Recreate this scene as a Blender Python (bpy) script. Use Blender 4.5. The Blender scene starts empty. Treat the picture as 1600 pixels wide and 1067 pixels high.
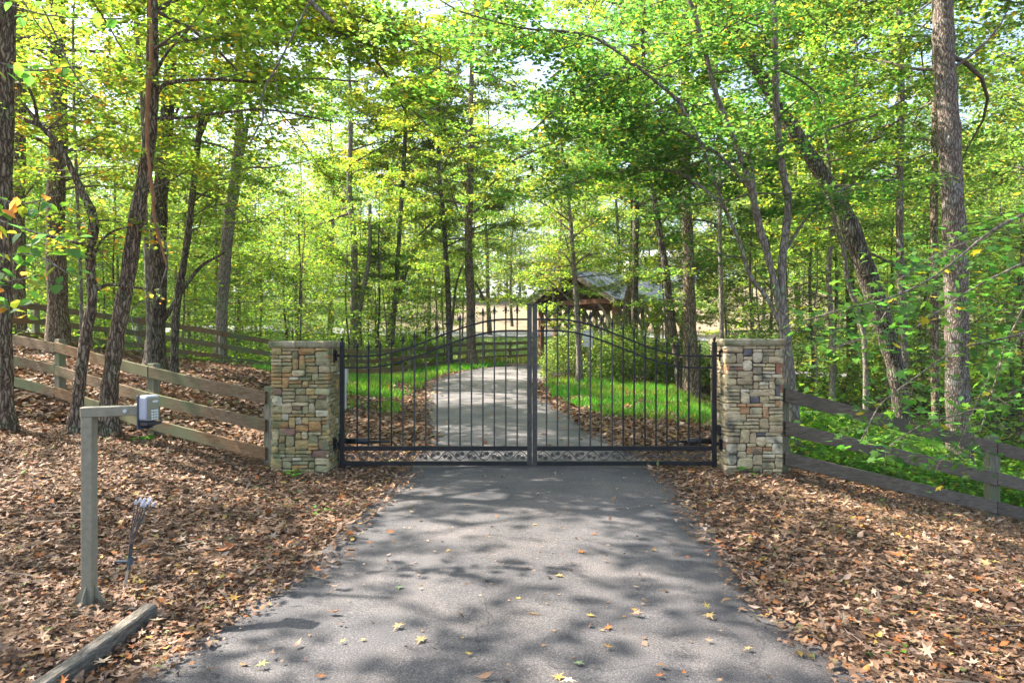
import bpy, math, random
import numpy as np
from mathutils import Vector, Matrix, Quaternion

R = math.radians
sc = bpy.context.scene
col = sc.collection

# ------------------------------------------------------------------ camera
cam_data = bpy.data.cameras.new('camera')
cam = bpy.data.objects.new('camera', cam_data)
col.objects.link(cam)
cam.location = (0, 0, 1.5)
cam.rotation_euler = (R(90), 0, 0)
cam_data.lens = 24.0
cam_data.sensor_width = 36.0
cam_data.clip_start = 0.05
cam_data.clip_end = 2000
sc.camera = cam

# ------------------------------------------------------------------ light
TO_SUN = Vector((-1.0, 0.34, 1.12)).normalized()
world = bpy.data.worlds.new('World')
sc.world = world
world.use_nodes = True
wn = world.node_tree
wn.nodes.clear()
w_out = wn.nodes.new('ShaderNodeOutputWorld')
w_bg = wn.nodes.new('ShaderNodeBackground')
w_sky = wn.nodes.new('ShaderNodeTexSky')
w_sky.sky_type = 'NISHITA'
w_sky.sun_disc = False
w_sky.sun_elevation = math.asin(TO_SUN.z)
w_sky.sun_rotation = math.atan2(TO_SUN.x, TO_SUN.y)
w_sky.dust_density = 3.5
w_sky.air_density = 1.0
w_sky.ozone_density = 1.0
wn.links.new(w_sky.outputs[0], w_bg.inputs[0])
wn.links.new(w_bg.outputs[0], w_out.inputs[0])
w_bg.inputs[1].default_value = 0.125
sun_data = bpy.data.lights.new('sun', 'SUN')
sun = bpy.data.objects.new('sun', sun_data)
col.objects.link(sun)
sun.location = (-30, 12, 40)
sun.rotation_euler = (-TO_SUN).to_track_quat('-Z', 'Y').to_euler()
sun_data.energy = 5.0
sun_data.angle = R(0.53)
sun_data.color = (1.0, 0.91, 0.83)
sc.view_settings.view_transform = 'Standard'
sc.view_settings.look = 'None'
sc.view_settings.exposure = 2.15
sc.view_settings.gamma = 1.0
sc.view_settings.use_curve_mapping = False
sc.cycles.max_bounces = 14
sc.cycles.diffuse_bounces = 9
sc.cycles.transmission_bounces = 8
sc.cycles.glossy_bounces = 2
sc.cycles.caustics_reflective = False
sc.cycles.caustics_refractive = False

F = 1067.0
def W(px, py, Y):
    """point of the place seen at photo pixel px, py at distance Y"""
    return Vector(((px - 800) * Y / F, Y, 1.5 - (py - 533.5) * Y / F))

def ss(a, b, x):
    t = np.clip((np.asarray(x, float) - a) / (b - a), 0, 1)
    return t * t * (3 - 2 * t)

# ------------------------------------------------------------------ terrain
def gz(x, y):
    x = np.asarray(x, float); y = np.asarray(y, float)
    z = 0.5 * ss(13, 28, y) + 1.6 * ss(39, 48, y)
    bank = np.maximum(0, -x - 2.6)
    bank = bank * bank / (bank + 0.6)
    z = z + 0.155 * np.minimum(bank, 14) * (1 - 0.8 * ss(17, 26, y)) * (0.6 + 0.4 * ss(3, 7, y))
    z = z - 0.3 * ss(-1.5, -5, x) * ss(18, 25, y) * (1 - ss(38, 46, y))
    x0 = 3.0 + 0.13 * (y - 8)
    z = z - 0.26 * np.clip(x - x0, 0, 5.5) * (1 - 0.7 * ss(14, 26, y)) * (0.45 + 0.55 * ss(3.5, 8, y))
    hill = np.maximum(0, y - 51)
    hill = hill * hill / (hill + 5)
    z = z + (0.125 + .07 * ss(5, 25, x)) * np.minimum(hill, 48) + 0.03 * np.maximum(0, hill - 48)
    z = z + 0.035 * np.sin(x * 1.3 + 0.5) * np.sin(y * 0.9 + 1.1) * ss(1.8, 4, np.abs(x))
    return z

def g(x, y):
    return float(gz(x, y))

ROAD_L = [(-2.6, -2), (-1.63, 3.1), (-1.37, 5), (-1.27, 7.7), (-1.3, 9.9), (-1.7, 13), (-2.2, 17.4), (-2.5, 20.8),
          (-2.0, 23.5), (-1.0, 26), (.6, 28.6), (3, 30.5), (7, 31.5), (14, 32)]
ROAD_R = [(2.6, -2), (1.54, 3.1), (1.56, 5), (1.74, 7.7), (1.6, 9.9), (1.25, 13), (.75, 17.4), (.7, 20), (1.3, 22),
          (2.3, 23.8), (3.8, 25.5), (5.5, 26.5), (8.5, 27.3), (14.5, 28)]

def catmull(P, n):
    P = [np.array(p, float) for p in P]
    P = [2 * P[0] - P[1]] + P + [2 * P[-1] - P[-2]]
    out = []
    for i in range(1, len(P) - 2):
        for k in range(n):
            t = k / n
            a, b, c, d = P[i - 1], P[i], P[i + 1], P[i + 2]
            out.append(0.5 * ((2 * b) + (c - a) * t + (2 * a - 5 * b + 4 * c - d) * t * t + (3 * b - a - 3 * c + d) * t ** 3))
    out.append(P[-2])
    return np.array(out)

RL = catmull(ROAD_L, 10); RR = catmull(ROAD_R, 10)
ROAD_POLY = np.vstack([RL, RR[::-1]])

def in_poly(x, y, poly):
    x = np.asarray(x, float); y = np.asarray(y, float)
    c = np.zeros(x.shape, bool)
    n = len(poly)
    for i in range(n):
        x1, y1 = poly[i]; x2, y2 = poly[(i + 1) % n]
        if y1 == y2: continue
        m = ((y1 > y) != (y2 > y)) & (x < (x2 - x1) * (y - y1) / (y2 - y1) + x1)
        c ^= m
    return c

def road_dist(x, y):
    """distance to the driveway's edges (always positive)"""
    x = np.asarray(x, float); y = np.asarray(y, float)
    d = np.full(x.shape, 1e9)
    for E in (RL, RR):
        for i in range(0, len(E) - 1, 2):
            a = E[i]; b = E[min(i + 2, len(E) - 1)]
            ab = b - a; L = ab @ ab
            if L == 0: continue
            t = np.clip(((x - a[0]) * ab[0] + (y - a[1]) * ab[1]) / L, 0, 1)
            d = np.minimum(d, np.hypot(x - a[0] - t * ab[0], y - a[1] - t * ab[1]))
    return d

# cheap value noise in numpy
def vnoise(x, y, seed=0, s=1.0):
    x = np.asarray(x, float) * s; y = np.asarray(y, float) * s
    def h(i, j):
        n = np.sin(i * 127.1 + j * 311.7 + seed * 74.7) * 43758.5453
        return n - np.floor(n)
    i = np.floor(x); j = np.floor(y); fx = x - i; fy = y - j
    fx = fx * fx * (3 - 2 * fx); fy = fy * fy * (3 - 2 * fy)
    return (h(i, j) * (1 - fx) + h(i + 1, j) * fx) * (1 - fy) + (h(i, j + 1) * (1 - fx) + h(i + 1, j + 1) * fx) * fy

# ------------------------------------------------------------------ materials
MATS = {}
def new_mat(name):
    m = bpy.data.materials.new(name)
    m.use_nodes = True
    nt = m.node_tree
    b = nt.nodes['Principled BSDF']
    MATS[name] = m
    return m, nt, b

def ramp(nt, stops):
    r = nt.nodes.new('ShaderNodeValToRGB')
    e = r.color_ramp.elements
    while len(e) < len(stops): e.new(0.5)
    for k, (p, c) in enumerate(stops):
        e[k].position = p; e[k].color = (*c, 1)
    return r

def noise_mat(name, stops, scale=8, stretch=(1, 1, 1), rough=0.85, bump=0.3, bscale=None, spec=0.3, metal=0.0, detail=8, dist=0.01, patch=None, coord='Object', rnd=0.0):
    m, nt, b = new_mat(name)
    N = nt.nodes; L = nt.links
    tc = N.new('ShaderNodeTexCoord'); mp = N.new('ShaderNodeMapping')
    mp.inputs['Scale'].default_value = stretch
    L.new(tc.outputs[coord], mp.inputs[0])
    no = N.new('ShaderNodeTexNoise'); no.inputs['Scale'].default_value = scale; no.inputs['Detail'].default_value = detail
    no.inputs['Roughness'].default_value = 0.65
    L.new(mp.outputs[0], no.inputs[0])
    r = ramp(nt, stops); L.new(no.outputs[0], r.inputs[0])
    out = r.outputs[0]
    if patch:                                     # (scale, colour, low, high): a second tint in patches
        n2 = N.new('ShaderNodeTexNoise'); n2.inputs['Scale'].default_value = patch[0]; n2.inputs['Detail'].default_value = 5
        L.new(tc.outputs[coord], n2.inputs[0])
        mr = N.new('ShaderNodeMapRange'); mr.inputs[1].default_value = patch[2]; mr.inputs[2].default_value = patch[3]
        L.new(n2.outputs[0], mr.inputs[0])
        mx = N.new('ShaderNodeMix'); mx.data_type = 'RGBA'
        L.new(mr.outputs[0], mx.inputs[0]); L.new(out, mx.inputs[6]); mx.inputs[7].default_value = (*patch[1], 1)
        out = mx.outputs[2]
    if rnd:
        oi = N.new('ShaderNodeObjectInfo'); hs = N.new('ShaderNodeHueSaturation')
        mr = N.new('ShaderNodeMapRange'); mr.inputs[3].default_value = 1 - rnd; mr.inputs[4].default_value = 1 + rnd
        L.new(oi.outputs['Random'], mr.inputs[0]); L.new(mr.outputs[0], hs.inputs['Value'])
        L.new(out, hs.inputs['Color']); out = hs.outputs[0]
    L.new(out, b.inputs['Base Color'])
    b.inputs['Roughness'].default_value = rough
    b.inputs['Metallic'].default_value = metal
    b.inputs['Specular IOR Level'].default_value = spec
    if bump:
        n3 = N.new('ShaderNodeTexNoise'); n3.inputs['Scale'].default_value = bscale or scale * 1.5; n3.inputs['Detail'].default_value = 6
        L.new(mp.outputs[0], n3.inputs[0])
        bp = N.new('ShaderNodeBump'); bp.inputs['Strength'].default_value = bump; bp.inputs['Distance'].default_value = dist
        L.new(n3.outputs[0], bp.inputs['Height']); L.new(bp.outputs[0], b.inputs['Normal'])
    return m

def tint_mat(name, trans=0.45, tr=(1.7, 1.75, 0.9), rough=0.5, spec=0.35, bump=0.0):
    """leaf material: colour from the mesh's own per-leaf tint; light passes through the blade"""
    m, nt, b = new_mat(name)
    N = nt.nodes; L = nt.links
    at = N.new('ShaderNodeAttribute'); at.attribute_name = 'tint'
    tc = N.new('ShaderNodeTexCoord'); no = N.new('ShaderNodeTexNoise'); no.inputs['Scale'].default_value = 60; no.inputs['Detail'].default_value = 3
    L.new(tc.outputs['Object'], no.inputs[0])
    mr = N.new('ShaderNodeMapRange'); mr.inputs[3].default_value = 0.7; mr.inputs[4].default_value = 1.3
    L.new(no.outputs[0], mr.inputs[0])
    ml = N.new('ShaderNodeVectorMath'); ml.operation = 'SCALE'
    L.new(at.outputs['Color'], ml.inputs[0]); L.new(mr.outputs[0], ml.inputs['Scale'])
    L.new(ml.outputs[0], b.inputs['Base Color'])
    b.inputs['Roughness'].default_value = rough
    b.inputs['Specular IOR Level'].default_value = spec
    if trans > 0:
        tl = N.new('ShaderNodeBsdfTranslucent')
        m2 = N.new('ShaderNodeVectorMath'); m2.operation = 'MULTIPLY'; m2.inputs[1].default_value = tr
        L.new(ml.outputs[0], m2.inputs[0]); L.new(m2.outputs[0], tl.inputs[0])
        mx = N.new('ShaderNodeMixShader'); mx.inputs[0].default_value = trans
        L.new(b.outputs[0], mx.inputs[1]); L.new(tl.outputs[0], mx.inputs[2])
        L.new(mx.outputs[0], nt.nodes['Material Output'].inputs[0])
    return m

leaf_mat = tint_mat('leaf', 0.58, (2.65, 2.5, 1.35), rough=.6, spec=.22)
dry_mat = tint_mat('dry_leaf', 0.12, (1.2, 1.0, 0.7), rough=0.7, spec=0.25)
grass_mat = tint_mat('grass_blade', 0.4, (1.9, 1.9, 0.8))
def bark(name, crev, mid, ridge, sc_, zs=.13, moss=(.12, .13, .075), mlo=.52, depth=.02, fine=1.0, blot=(1.0, .6)):
    """furrowed bark: stretched cells with dark crevices, fine grain, lichen blotches"""
    m, nt, b = new_mat(name); N = nt.nodes; L = nt.links
    tc = N.new('ShaderNodeTexCoord')
    wob = N.new('ShaderNodeTexNoise'); wob.inputs['Scale'].default_value = 7; wob.inputs['Detail'].default_value = 4
    L.new(tc.outputs['Object'], wob.inputs[0])
    ad_ = N.new('ShaderNodeVectorMath'); ad_.operation = 'MULTIPLY_ADD'; ad_.inputs[1].default_value = (.10, .10, .25)
    L.new(wob.outputs['Color'], ad_.inputs[0]); L.new(tc.outputs['Object'], ad_.inputs[2])
    mp = N.new('ShaderNodeMapping'); mp.inputs['Scale'].default_value = (1, 1, zs); L.new(ad_.outputs[0], mp.inputs[0])
    vo = N.new('ShaderNodeTexVoronoi'); vo.feature = 'DISTANCE_TO_EDGE'; vo.inputs['Scale'].default_value = sc_; L.new(mp.outputs[0], vo.inputs[0])
    no = N.new('ShaderNodeTexNoise'); no.inputs['Scale'].default_value = sc_ * 2.2; no.inputs['Detail'].default_value = 8; no.inputs['Roughness'].default_value = .7; L.new(mp.outputs[0], no.inputs[0])
    ht = N.new('ShaderNodeMath'); ht.operation = 'MULTIPLY_ADD'; ht.inputs[1].default_value = 1.5
    mr = N.new('ShaderNodeMapRange'); mr.inputs[1].default_value = 0; mr.inputs[2].default_value = .32; mr.inputs[3].default_value = 0; mr.inputs[4].default_value = .45
    L.new(vo.outputs['Distance'], mr.inputs[0])
    n2 = N.new('ShaderNodeMath'); n2.operation = 'MULTIPLY'; n2.inputs[1].default_value = .62 * fine; L.new(no.outputs[0], n2.inputs[0])
    L.new(mr.outputs[0], ht.inputs[0]); L.new(n2.outputs[0], ht.inputs[2])
    r_ = ramp(nt, [(.28, crev), (.55, mid), (.92, ridge)]); L.new(ht.outputs[0], r_.inputs[0])
    pt = N.new('ShaderNodeTexNoise'); pt.inputs['Scale'].default_value = 3.2; pt.inputs['Detail'].default_value = 8; pt.inputs['Roughness'].default_value = .7; L.new(tc.outputs['Object'], pt.inputs[0])
    m4 = N.new('ShaderNodeMapRange'); m4.inputs[1].default_value = mlo; m4.inputs[2].default_value = mlo + .12; m4.inputs[4].default_value = .8; L.new(pt.outputs[0], m4.inputs[0])
    mx = N.new('ShaderNodeMix'); mx.data_type = 'RGBA'; mx.blend_type = 'MIX'; L.new(m4.outputs[0], mx.inputs[0]); L.new(r_.outputs[0], mx.inputs[6])
    mm = N.new('ShaderNodeVectorMath'); mm.operation = 'MULTIPLY'; mm.inputs[1].default_value = tuple(c / max(1e-3, mid[k]) for k, c in enumerate(moss)); L.new(r_.outputs[0], mm.inputs[0]); L.new(mm.outputs[0], mx.inputs[7])
    L.new(mx.outputs[2], b.inputs['Base Color']); b.inputs['Roughness'].default_value = .95; b.inputs['Specular IOR Level'].default_value = .1
    bp = N.new('ShaderNodeBump'); bp.inputs['Strength'].default_value = 1; bp.inputs['Distance'].default_value = depth; L.new(ht.outputs[0], bp.inputs['Height']); L.new(bp.outputs[0], b.inputs['Normal'])
    return m
bark_dark = bark('bark_dark', (.018, .014, .011), (.085, .068, .052), (.20, .17, .135), 26)
bark_tan = bark('bark_tan', (.03, .021, .014), (.135, .098, .066), (.30, .24, .175), 30, moss=(.13, .14, .08))
bark_grey = bark('bark_grey', (.06, .048, .038), (.15, .125, .10), (.25, .22, .185), 20, zs=.3, moss=(.15, .165, .10), depth=.006, fine=1.2)
bark_scaly = bark('bark_scaly', (.03, .02, .015), (.12, .09, .068), (.29, .245, .20), 34, zs=.16, moss=(.15, .14, .12), depth=.018, fine=1.3)
twig_mat = noise_mat('twig_bark', [(0.3, (.06, .045, .035)), (0.7, (.20, .16, .12))], 30, rough=0.9, bump=0)

# ------------------------------------------------------------------ mesh helpers
def set_props(o, label=None, cat=None, group=None, kind=None):
    if label: o['label'] = label
    if cat: o['category'] = cat
    if group: o['group'] = group
    if kind: o['kind'] = kind
    return o

def empty(name, loc, label=None, cat=None, group=None, kind=None):
    o = bpy.data.objects.new(name, None)
    col.objects.link(o)
    o.location = loc
    o.empty_display_size = 0.2
    return set_props(o, label, cat, group, kind)

def root_loc(parent):
    p = Vector((0, 0, 0))
    while parent is not None:
        p = p + parent.location; parent = parent.parent
    return p

class MB:
    def __init__(s): s.v = []; s.f = []
    def add(s, vs, fs):
        n = len(s.v)
        s.v += [tuple(v) for v in vs]
        s.f += [tuple(i + n for i in f) for f in fs]
    def box(s, c, size, M=None):
        sx, sy, sz = (d / 2 for d in size)
        vs = [Vector((x, y, z)) for x in (-sx, sx) for y in (-sy, sy) for z in (-sz, sz)]
        if M is not None: vs = [M @ v for v in vs]
        c = Vector(c)
        s.add([v + c for v in vs], [(0, 1, 3, 2), (4, 6, 7, 5), (0, 4, 5, 1), (2, 3, 7, 6), (0, 2, 6, 4), (1, 5, 7, 3)])
    def beam(s, a, b, w, h, n=1, jit=0, rng=None):
        """board from a to b, w thick (horizontal), h high, upright section"""
        a = Vector(a); b = Vector(b); d = b - a
        side = Vector((-d.y, d.x, 0)).normalized() if abs(d.x) + abs(d.y) > 1e-6 else Vector((1, 0, 0))
        up = d.cross(side).normalized()
        if up.z < 0: up = -up
        if abs(d.x) + abs(d.y) <= 1e-6: up = Vector((0, 1, 0))
        rings = []
        for k in range(n + 1):
            c = a + d * (k / n)
            if jit and rng: c = c + side * rng.uniform(-jit, jit) + up * rng.uniform(-jit, jit)
            rings.append([c + side * (x * w / 2) + up * (z * h / 2) for x, z in ((-1, -1), (1, -1), (1, 1), (-1, 1))])
        s.loft(rings, True)
    def loft(s, rings, cap=True):
        k = len(rings[0]); vs = [v for r in rings for v in r]; fs = []
        for i in range(len(rings) - 1):
            for j in range(k):
                j2 = (j + 1) % k
                fs.append((i * k + j, i * k + j2, (i + 1) * k + j2, (i + 1) * k + j))
        if cap:
            fs.append(tuple(range(k - 1, -1, -1)))
            fs.append(tuple((len(rings) - 1) * k + j for j in range(k)))
        s.add(vs, fs)
    def tube(s, P, rad, n=6, cap=True, rng=None, rough=0.0):
        P = [Vector(p) for p in P]
        if not hasattr(rad, '__len__'): rad = [rad] * len(P)
        rings = []; u = None
        for i, p in enumerate(P):
            t = (P[min(i + 1, len(P) - 1)] - P[max(i - 1, 0)]).normalized()
            if u is None:
                u = t.cross(Vector((0, 1, 0)) if abs(t.y) < 0.9 else Vector((1, 0, 0))).normalized()
            else:
                u = (u - t * u.dot(t)).normalized()
            w = t.cross(u)
            ring = []
            for k in range(n):
                a = 2 * math.pi * k / n
                r = rad[i] * (1 + (rng.uniform(-rough, rough) if rng else 0))
                ring.append(p + (u * math.cos(a) + w * math.sin(a)) * r)
            rings.append(ring)
        s.loft(rings, cap)
    def lathe(s, c, prof, n=10):
        c = Vector(c)
        s.loft([[c + Vector((r * math.cos(2 * math.pi * k / n), r * math.sin(2 * math.pi * k / n), z)) for k in range(n)] for r, z in prof], True)
    def ball(s, c, r, n=8, m=5):
        s.lathe(c, [(max(1e-4, r * math.sin(math.pi * i / m)), -r * math.cos(math.pi * i / m)) for i in range(m + 1)], n)
    def prism(s, pts, d):
        """pts: closed outline of Vectors, d: extrusion vector"""
        k = len(pts)
        vs = [Vector(p) for p in pts] + [Vector(p) + Vector(d) for p in pts]
        s.add(vs, [tuple(range(k - 1, -1, -1)), tuple(range(k, 2 * k))] + [(i, (i + 1) % k, k + (i + 1) % k, k + i) for i in range(k)])
    def build(s, name, mat, parent=None, smooth=False, bevel=0, label=None, cat=None, group=None, kind=None):
        me = bpy.data.meshes.new(name)
        o0 = root_loc(parent)
        me.from_pydata([(v[0] - o0.x, v[1] - o0.y, v[2] - o0.z) for v in s.v], [], s.f)
        if smooth: me.polygons.foreach_set('use_smooth', [True] * len(me.polygons))
        me.materials.append(mat)
        me.update()
        o = bpy.data.objects.new(name, me)
        col.objects.link(o)
        o.parent = parent
        if bevel:
            bm = o.modifiers.new('bevel', 'BEVEL'); bm.width = bevel; bm.segments = 1; bm.limit_method = 'ANGLE'
        return set_props(o, label, cat, group, kind)

def np_mesh(name, parts, mats, parent=None, smooth=False, label=None, cat=None, group=None, kind=None, origin=None):
    """parts: list of (verts (n,3), faces (m,k) ints, colours (n,3) or None, material index)"""
    o0 = np.array(root_loc(parent) if origin is None else origin)
    V = []; LV = []; LT = []; C = []; MI = []; off = 0
    for v, f, c, mi in parts:
        if len(v) == 0: continue
        V.append(v - o0); LV.append((f + off).ravel()); LT.append(np.full(len(f), f.shape[1], np.int32))
        C.append(np.ones((len(v), 3)) * 0.5 if c is None else c); MI.append(np.full(len(f), mi, np.int32)); off += len(v)
    V = np.vstack(V).astype(np.float32); LV = np.concatenate(LV).astype(np.int32); LT = np.concatenate(LT); C = np.vstack(C); MI = np.concatenate(MI)
    me = bpy.data.meshes.new(name)
    me.vertices.add(len(V)); me.vertices.foreach_set('co', V.ravel())
    me.loops.add(len(LV)); me.loops.foreach_set('vertex_index', LV)
    me.polygons.add(len(LT)); me.polygons.foreach_set('loop_start', np.concatenate([[0], np.cumsum(LT)[:-1]]).astype(np.int32))
    me.polygons.foreach_set('material_index', MI)
    if smooth: me.polygons.foreach_set('use_smooth', np.ones(len(LT), bool))
    a = me.attributes.new('tint', 'FLOAT_COLOR', 'POINT')
    a.data.foreach_set('color', np.hstack([C, np.ones((len(C), 1))]).astype(np.float32).ravel())
    for m in mats: me.materials.append(m)
    me.update(calc_edges=True)
    o = bpy.data.objects.new(name, me)
    col.objects.link(o)
    o.parent = parent
    return set_props(o, label, cat, group, kind)

def copy_tree(o, parent=None):
    c = o.copy(); col.objects.link(c); c.parent = parent
    for ch in list(o.children): copy_tree(ch, c)
    return c

# ------------------------------------------------------------------ leaves in bulk
def T(vs, fs): return np.array(vs, float), np.array(fs, int)
LEAF_KITE = T([(0, 0, 0), (.45, .42, .08), (0, 1, -.05), (-.45, .42, .08)], [(0, 1, 2), (0, 2, 3)])
LEAF_OVAL = T([(0, 0, 0), (.36, .28, .07), (.34, .62, .06), (0, 1, -.07), (-.34, .62, .06), (-.36, .28, .07)], [(0, 1, 2, 3), (0, 3, 4, 5)])
def lobed(radii, curl=0.15, fold=0.05, w=1.0):
    """lobed blade as a fan; radii for angles from the stem round one side to the tip, mirrored"""
    k = len(radii); pts = [(0, .12, 0)]
    full = radii + radii[-2:0:-1]
    n = len(full)
    for i, r in enumerate(full):
        a = -math.pi / 2 + 2 * math.pi * i / n
        x = math.cos(a) * r * w; y = .5 + math.sin(a) * r
        pts.append((x, y, curl * (x * x + (y - .5) ** 2) + fold * abs(x)))
    pts[0] = (0, .5, 0)
    return T(pts, [(0, 1 + i, 1 + (i + 1) % n) for i in range(n)])
MAPLE = lobed([.42, .30, .42, .26, .56, .28, .58], -0.18, 0.12)
OAK = [lobed([.5, .16, .34, .16, .42, .18, .52], c, f, 0.8) for c, f in ((.35, .1), (-.5, .2), (.6, -.3), (-.25, .2))]
CRISP = [lobed([.5, .3, .36, .34, .5], c, f, .62) for c, f in ((.8, .2), (-.9, .1), (.4, -.4))]

def bulk(tpl, pos, side, along, nrm, scale, colr):
    tv, tf = tpl; N = len(pos); k = len(tv)
    s = scale[:, None, None]
    v = pos[:, None, :] + s * (tv[None, :, 0:1] * side[:, None, :] + tv[None, :, 1:2] * along[:, None, :] + tv[None, :, 2:3] * nrm[:, None, :])
    f = tf[None, :, :] + (np.arange(N) * k)[:, None, None]
    return v.reshape(-1, 3), f.reshape(-1, tf.shape[1]), np.repeat(colr, k, axis=0)

def frames(rs, N, tilt, azim=None, droop=0.0):
    """orthonormal frames: normals near the vertical, tilted by up to `tilt`, direction random or near azim"""
    th = rs.normal(0, tilt, N); ph = rs.uniform(0, 2 * np.pi, N)
    n = np.stack([np.sin(th) * np.cos(ph), np.sin(th) * np.sin(ph), np.cos(th)], 1)
    a = rs.uniform(0, 2 * np.pi, N) if azim is None else azim
    d = np.stack([np.cos(a), np.sin(a), np.full(N, -droop)], 1)
    d -= n * (d * n).sum(1)[:, None]; d /= np.linalg.norm(d, axis=1)[:, None] + 1e-9
    return np.cross(d, n), d, n

def green(rs, N, base, var=0.25, yellow=0.05, ycol=(.26, .22, .03)):
    c = np.array(base)[None, :] * np.exp(rs.normal(0, var, (N, 1))) * np.exp(rs.normal(0, .07, (N, 3)))
    c[:, 0] *= np.exp(rs.normal(0, .13, N))
    y = rs.random(N) < yellow
    c[y] = np.array(ycol) * np.exp(rs.normal(0, .2, (y.sum(), 1)))
    return c

class Crown:
    """twigs and leaves of one tree"""
    def __init__(s, seed): s.rng = random.Random(seed); s.rs = np.random.RandomState(seed); s.tw = []; s.limb = MB()
    def branch(s, p0, az, el, L, r0, spread=0.9, step=0.26, lod=1.0, curve=-0.12, twigL=0.52):
        rng = s.rng; n = max(4, int(L / 0.45)); p = Vector(p0); P = [p.copy()]; a = az; e = el
        for k in range(n):
            a += rng.gauss(0, .2); e += rng.gauss(curve / 3, .14)
            p = p + Vector((math.cos(a) * math.cos(e), math.sin(a) * math.cos(e), math.sin(e))) * (L / n)
            P.append(p.copy())
        rad = [max(.003, r0 * (1 - i / (n + .6))) for i in range(n + 1)]
        s.limb.tube(P, rad, 5 if r0 > .015 else 4, False)
        t = 0.22; side = 1
        while t < 1.0:
            i = min(n - 1, int(t * n)); q = P[i].lerp(P[i + 1], t * n - i)
            d = (P[i + 1] - P[i]).normalized(); ba = math.atan2(d.y, d.x)
            l = (twigL * L ** .6 * (1.15 - .75 * t) + .12) * rng.uniform(.6, 1.25)
            ta = ba + side * rng.uniform(.5, 1.15); te = rng.uniform(-.3, .22)
            s.tw.append((*q, *(q + Vector((math.cos(ta) * math.cos(te), math.sin(ta) * math.cos(te), math.sin(te))) * l), lod))
            side = -side; t += step / L * rng.uniform(.7, 1.4) * lod
        s.tw.append((*P[-2], *(P[-1] + (P[-1] - P[-2]) * .4), lod))
    def stem_branches(s, path, rad, zlo, zhi, per_m, Lr, lodz=99, up=0.25, front=0.35, azr=None, **kw):
        """limbs off a trunk path between heights zlo, zhi"""
        z = zlo; rng = s.rng
        zs = [p.z for p in path]
        while z < zhi:
            i = next((k for k in range(len(zs) - 1) if zs[k] <= z <= zs[k + 1]), None)
            if i is not None:
                p = path[i].lerp(path[i + 1], (z - zs[i]) / max(1e-6, zs[i + 1] - zs[i]))
                a = rng.uniform(*azr) if azr else rng.uniform(0, 2 * math.pi)
                if not azr and math.sin(a) < -0.15 and rng.random() > front and z < lodz: a = -a
                q_ = (z - zlo) / max(.1, zhi - zlo); f = (1 - .85 * max(0, q_ - .45) / .55) * (.75 + .5 * min(1, q_ * 3)) if zhi - zlo > 3 else 1
                L = rng.uniform(*Lr) * f * rng.choice((.6, 1, 1.25))
                s.branch(p, a, rng.uniform(up - .35, up + .5), L, min(rad[i] * .45, .012 * L + .004), lod=1.0 if z < lodz else 2.0, **kw)
            z += rng.expovariate(per_m) if z < lodz else rng.expovariate(per_m * .8)
    def leaves(s, size, base, per_m=34, tpl=LEAF_OVAL, tilt=.45, var=.25, yellow=.04, scat=.09, droop=.35, ycol=(.34, .26, .03)):
        rs = s.rs; tw = np.array(s.tw)
        if len(tw) == 0: return []
        L = np.linalg.norm(tw[:, 3:6] - tw[:, :3], axis=1)
        n = np.maximum(2, (L * per_m / tw[:, 6] ** 2 * rs.uniform(.6, 1.4, len(tw))).astype(int))
        idx = np.repeat(np.arange(len(tw)), n); N = len(idx)
        t = rs.uniform(.12, 1.08, N)
        pos = tw[idx, :3] + (tw[idx, 3:6] - tw[idx, :3]) * t[:, None]
        lod = tw[idx, 6]
        sp = scat * (1 + (lod - 1) * .6)
        pos += rs.normal(0, 1, (N, 3)) * np.stack([sp, sp, sp * .55], 1)
        d = tw[idx, 3:6] - tw[idx, :3]; az = np.arctan2(d[:, 1], d[:, 0]) + rs.choice([-1, 1], N) * rs.uniform(.2, 1.5, N)
        sd, al, nr = frames(rs, N, tilt, az, droop)
        sc_ = size * .84 * rs.uniform(.55, 1.25, N) * (1 + (lod - 1) * .75)
        # every twig has its own shade of green, so sprays read as clumps
        tc = np.exp(rs.normal(0, .22, (len(tw), 1))) * np.exp(rs.normal(0, .08, (len(tw), 3)))
        c = green(rs, N, base, var, yellow, ycol) * tc[idx]
        v, f, c = bulk(tpl, pos, sd, al, nr, sc_, c)
        return [(v, f, c, 0)]
    def twig_parts(s):
        tw = np.array(s.tw); out = []
        a = tw[:, :3]; b = tw[:, 3:6]; d = b - a; d /= np.linalg.norm(d, axis=1)[:, None]
        u = np.cross(d, [0, 0, 1.]); u /= np.linalg.norm(u, axis=1)[:, None] + 1e-9; w = np.cross(d, u)
        vs = []
        for p, r in ((a, .0045), (b, .0015)):
            for k in range(3):
                an = 2 * math.pi * k / 3
                vs.append(p + (u * math.cos(an) + w * math.sin(an)) * r)
        v = np.stack(vs, 1).reshape(-1, 3); base = (np.arange(len(tw)) * 6)[:, None, None]
        f = (np.array([(0, 1, 4, 3), (1, 2, 5, 4), (2, 0, 3, 5)])[None] + base).reshape(-1, 4)
        out.append((v, f, None, 1))
        lv = np.array([tuple(q) for q in s.limb.v]); lf = np.array([q for q in s.limb.f if len(q) == 4], int)
        if len(lv): out.append((lv, lf, None, 1))
        return out

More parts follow.
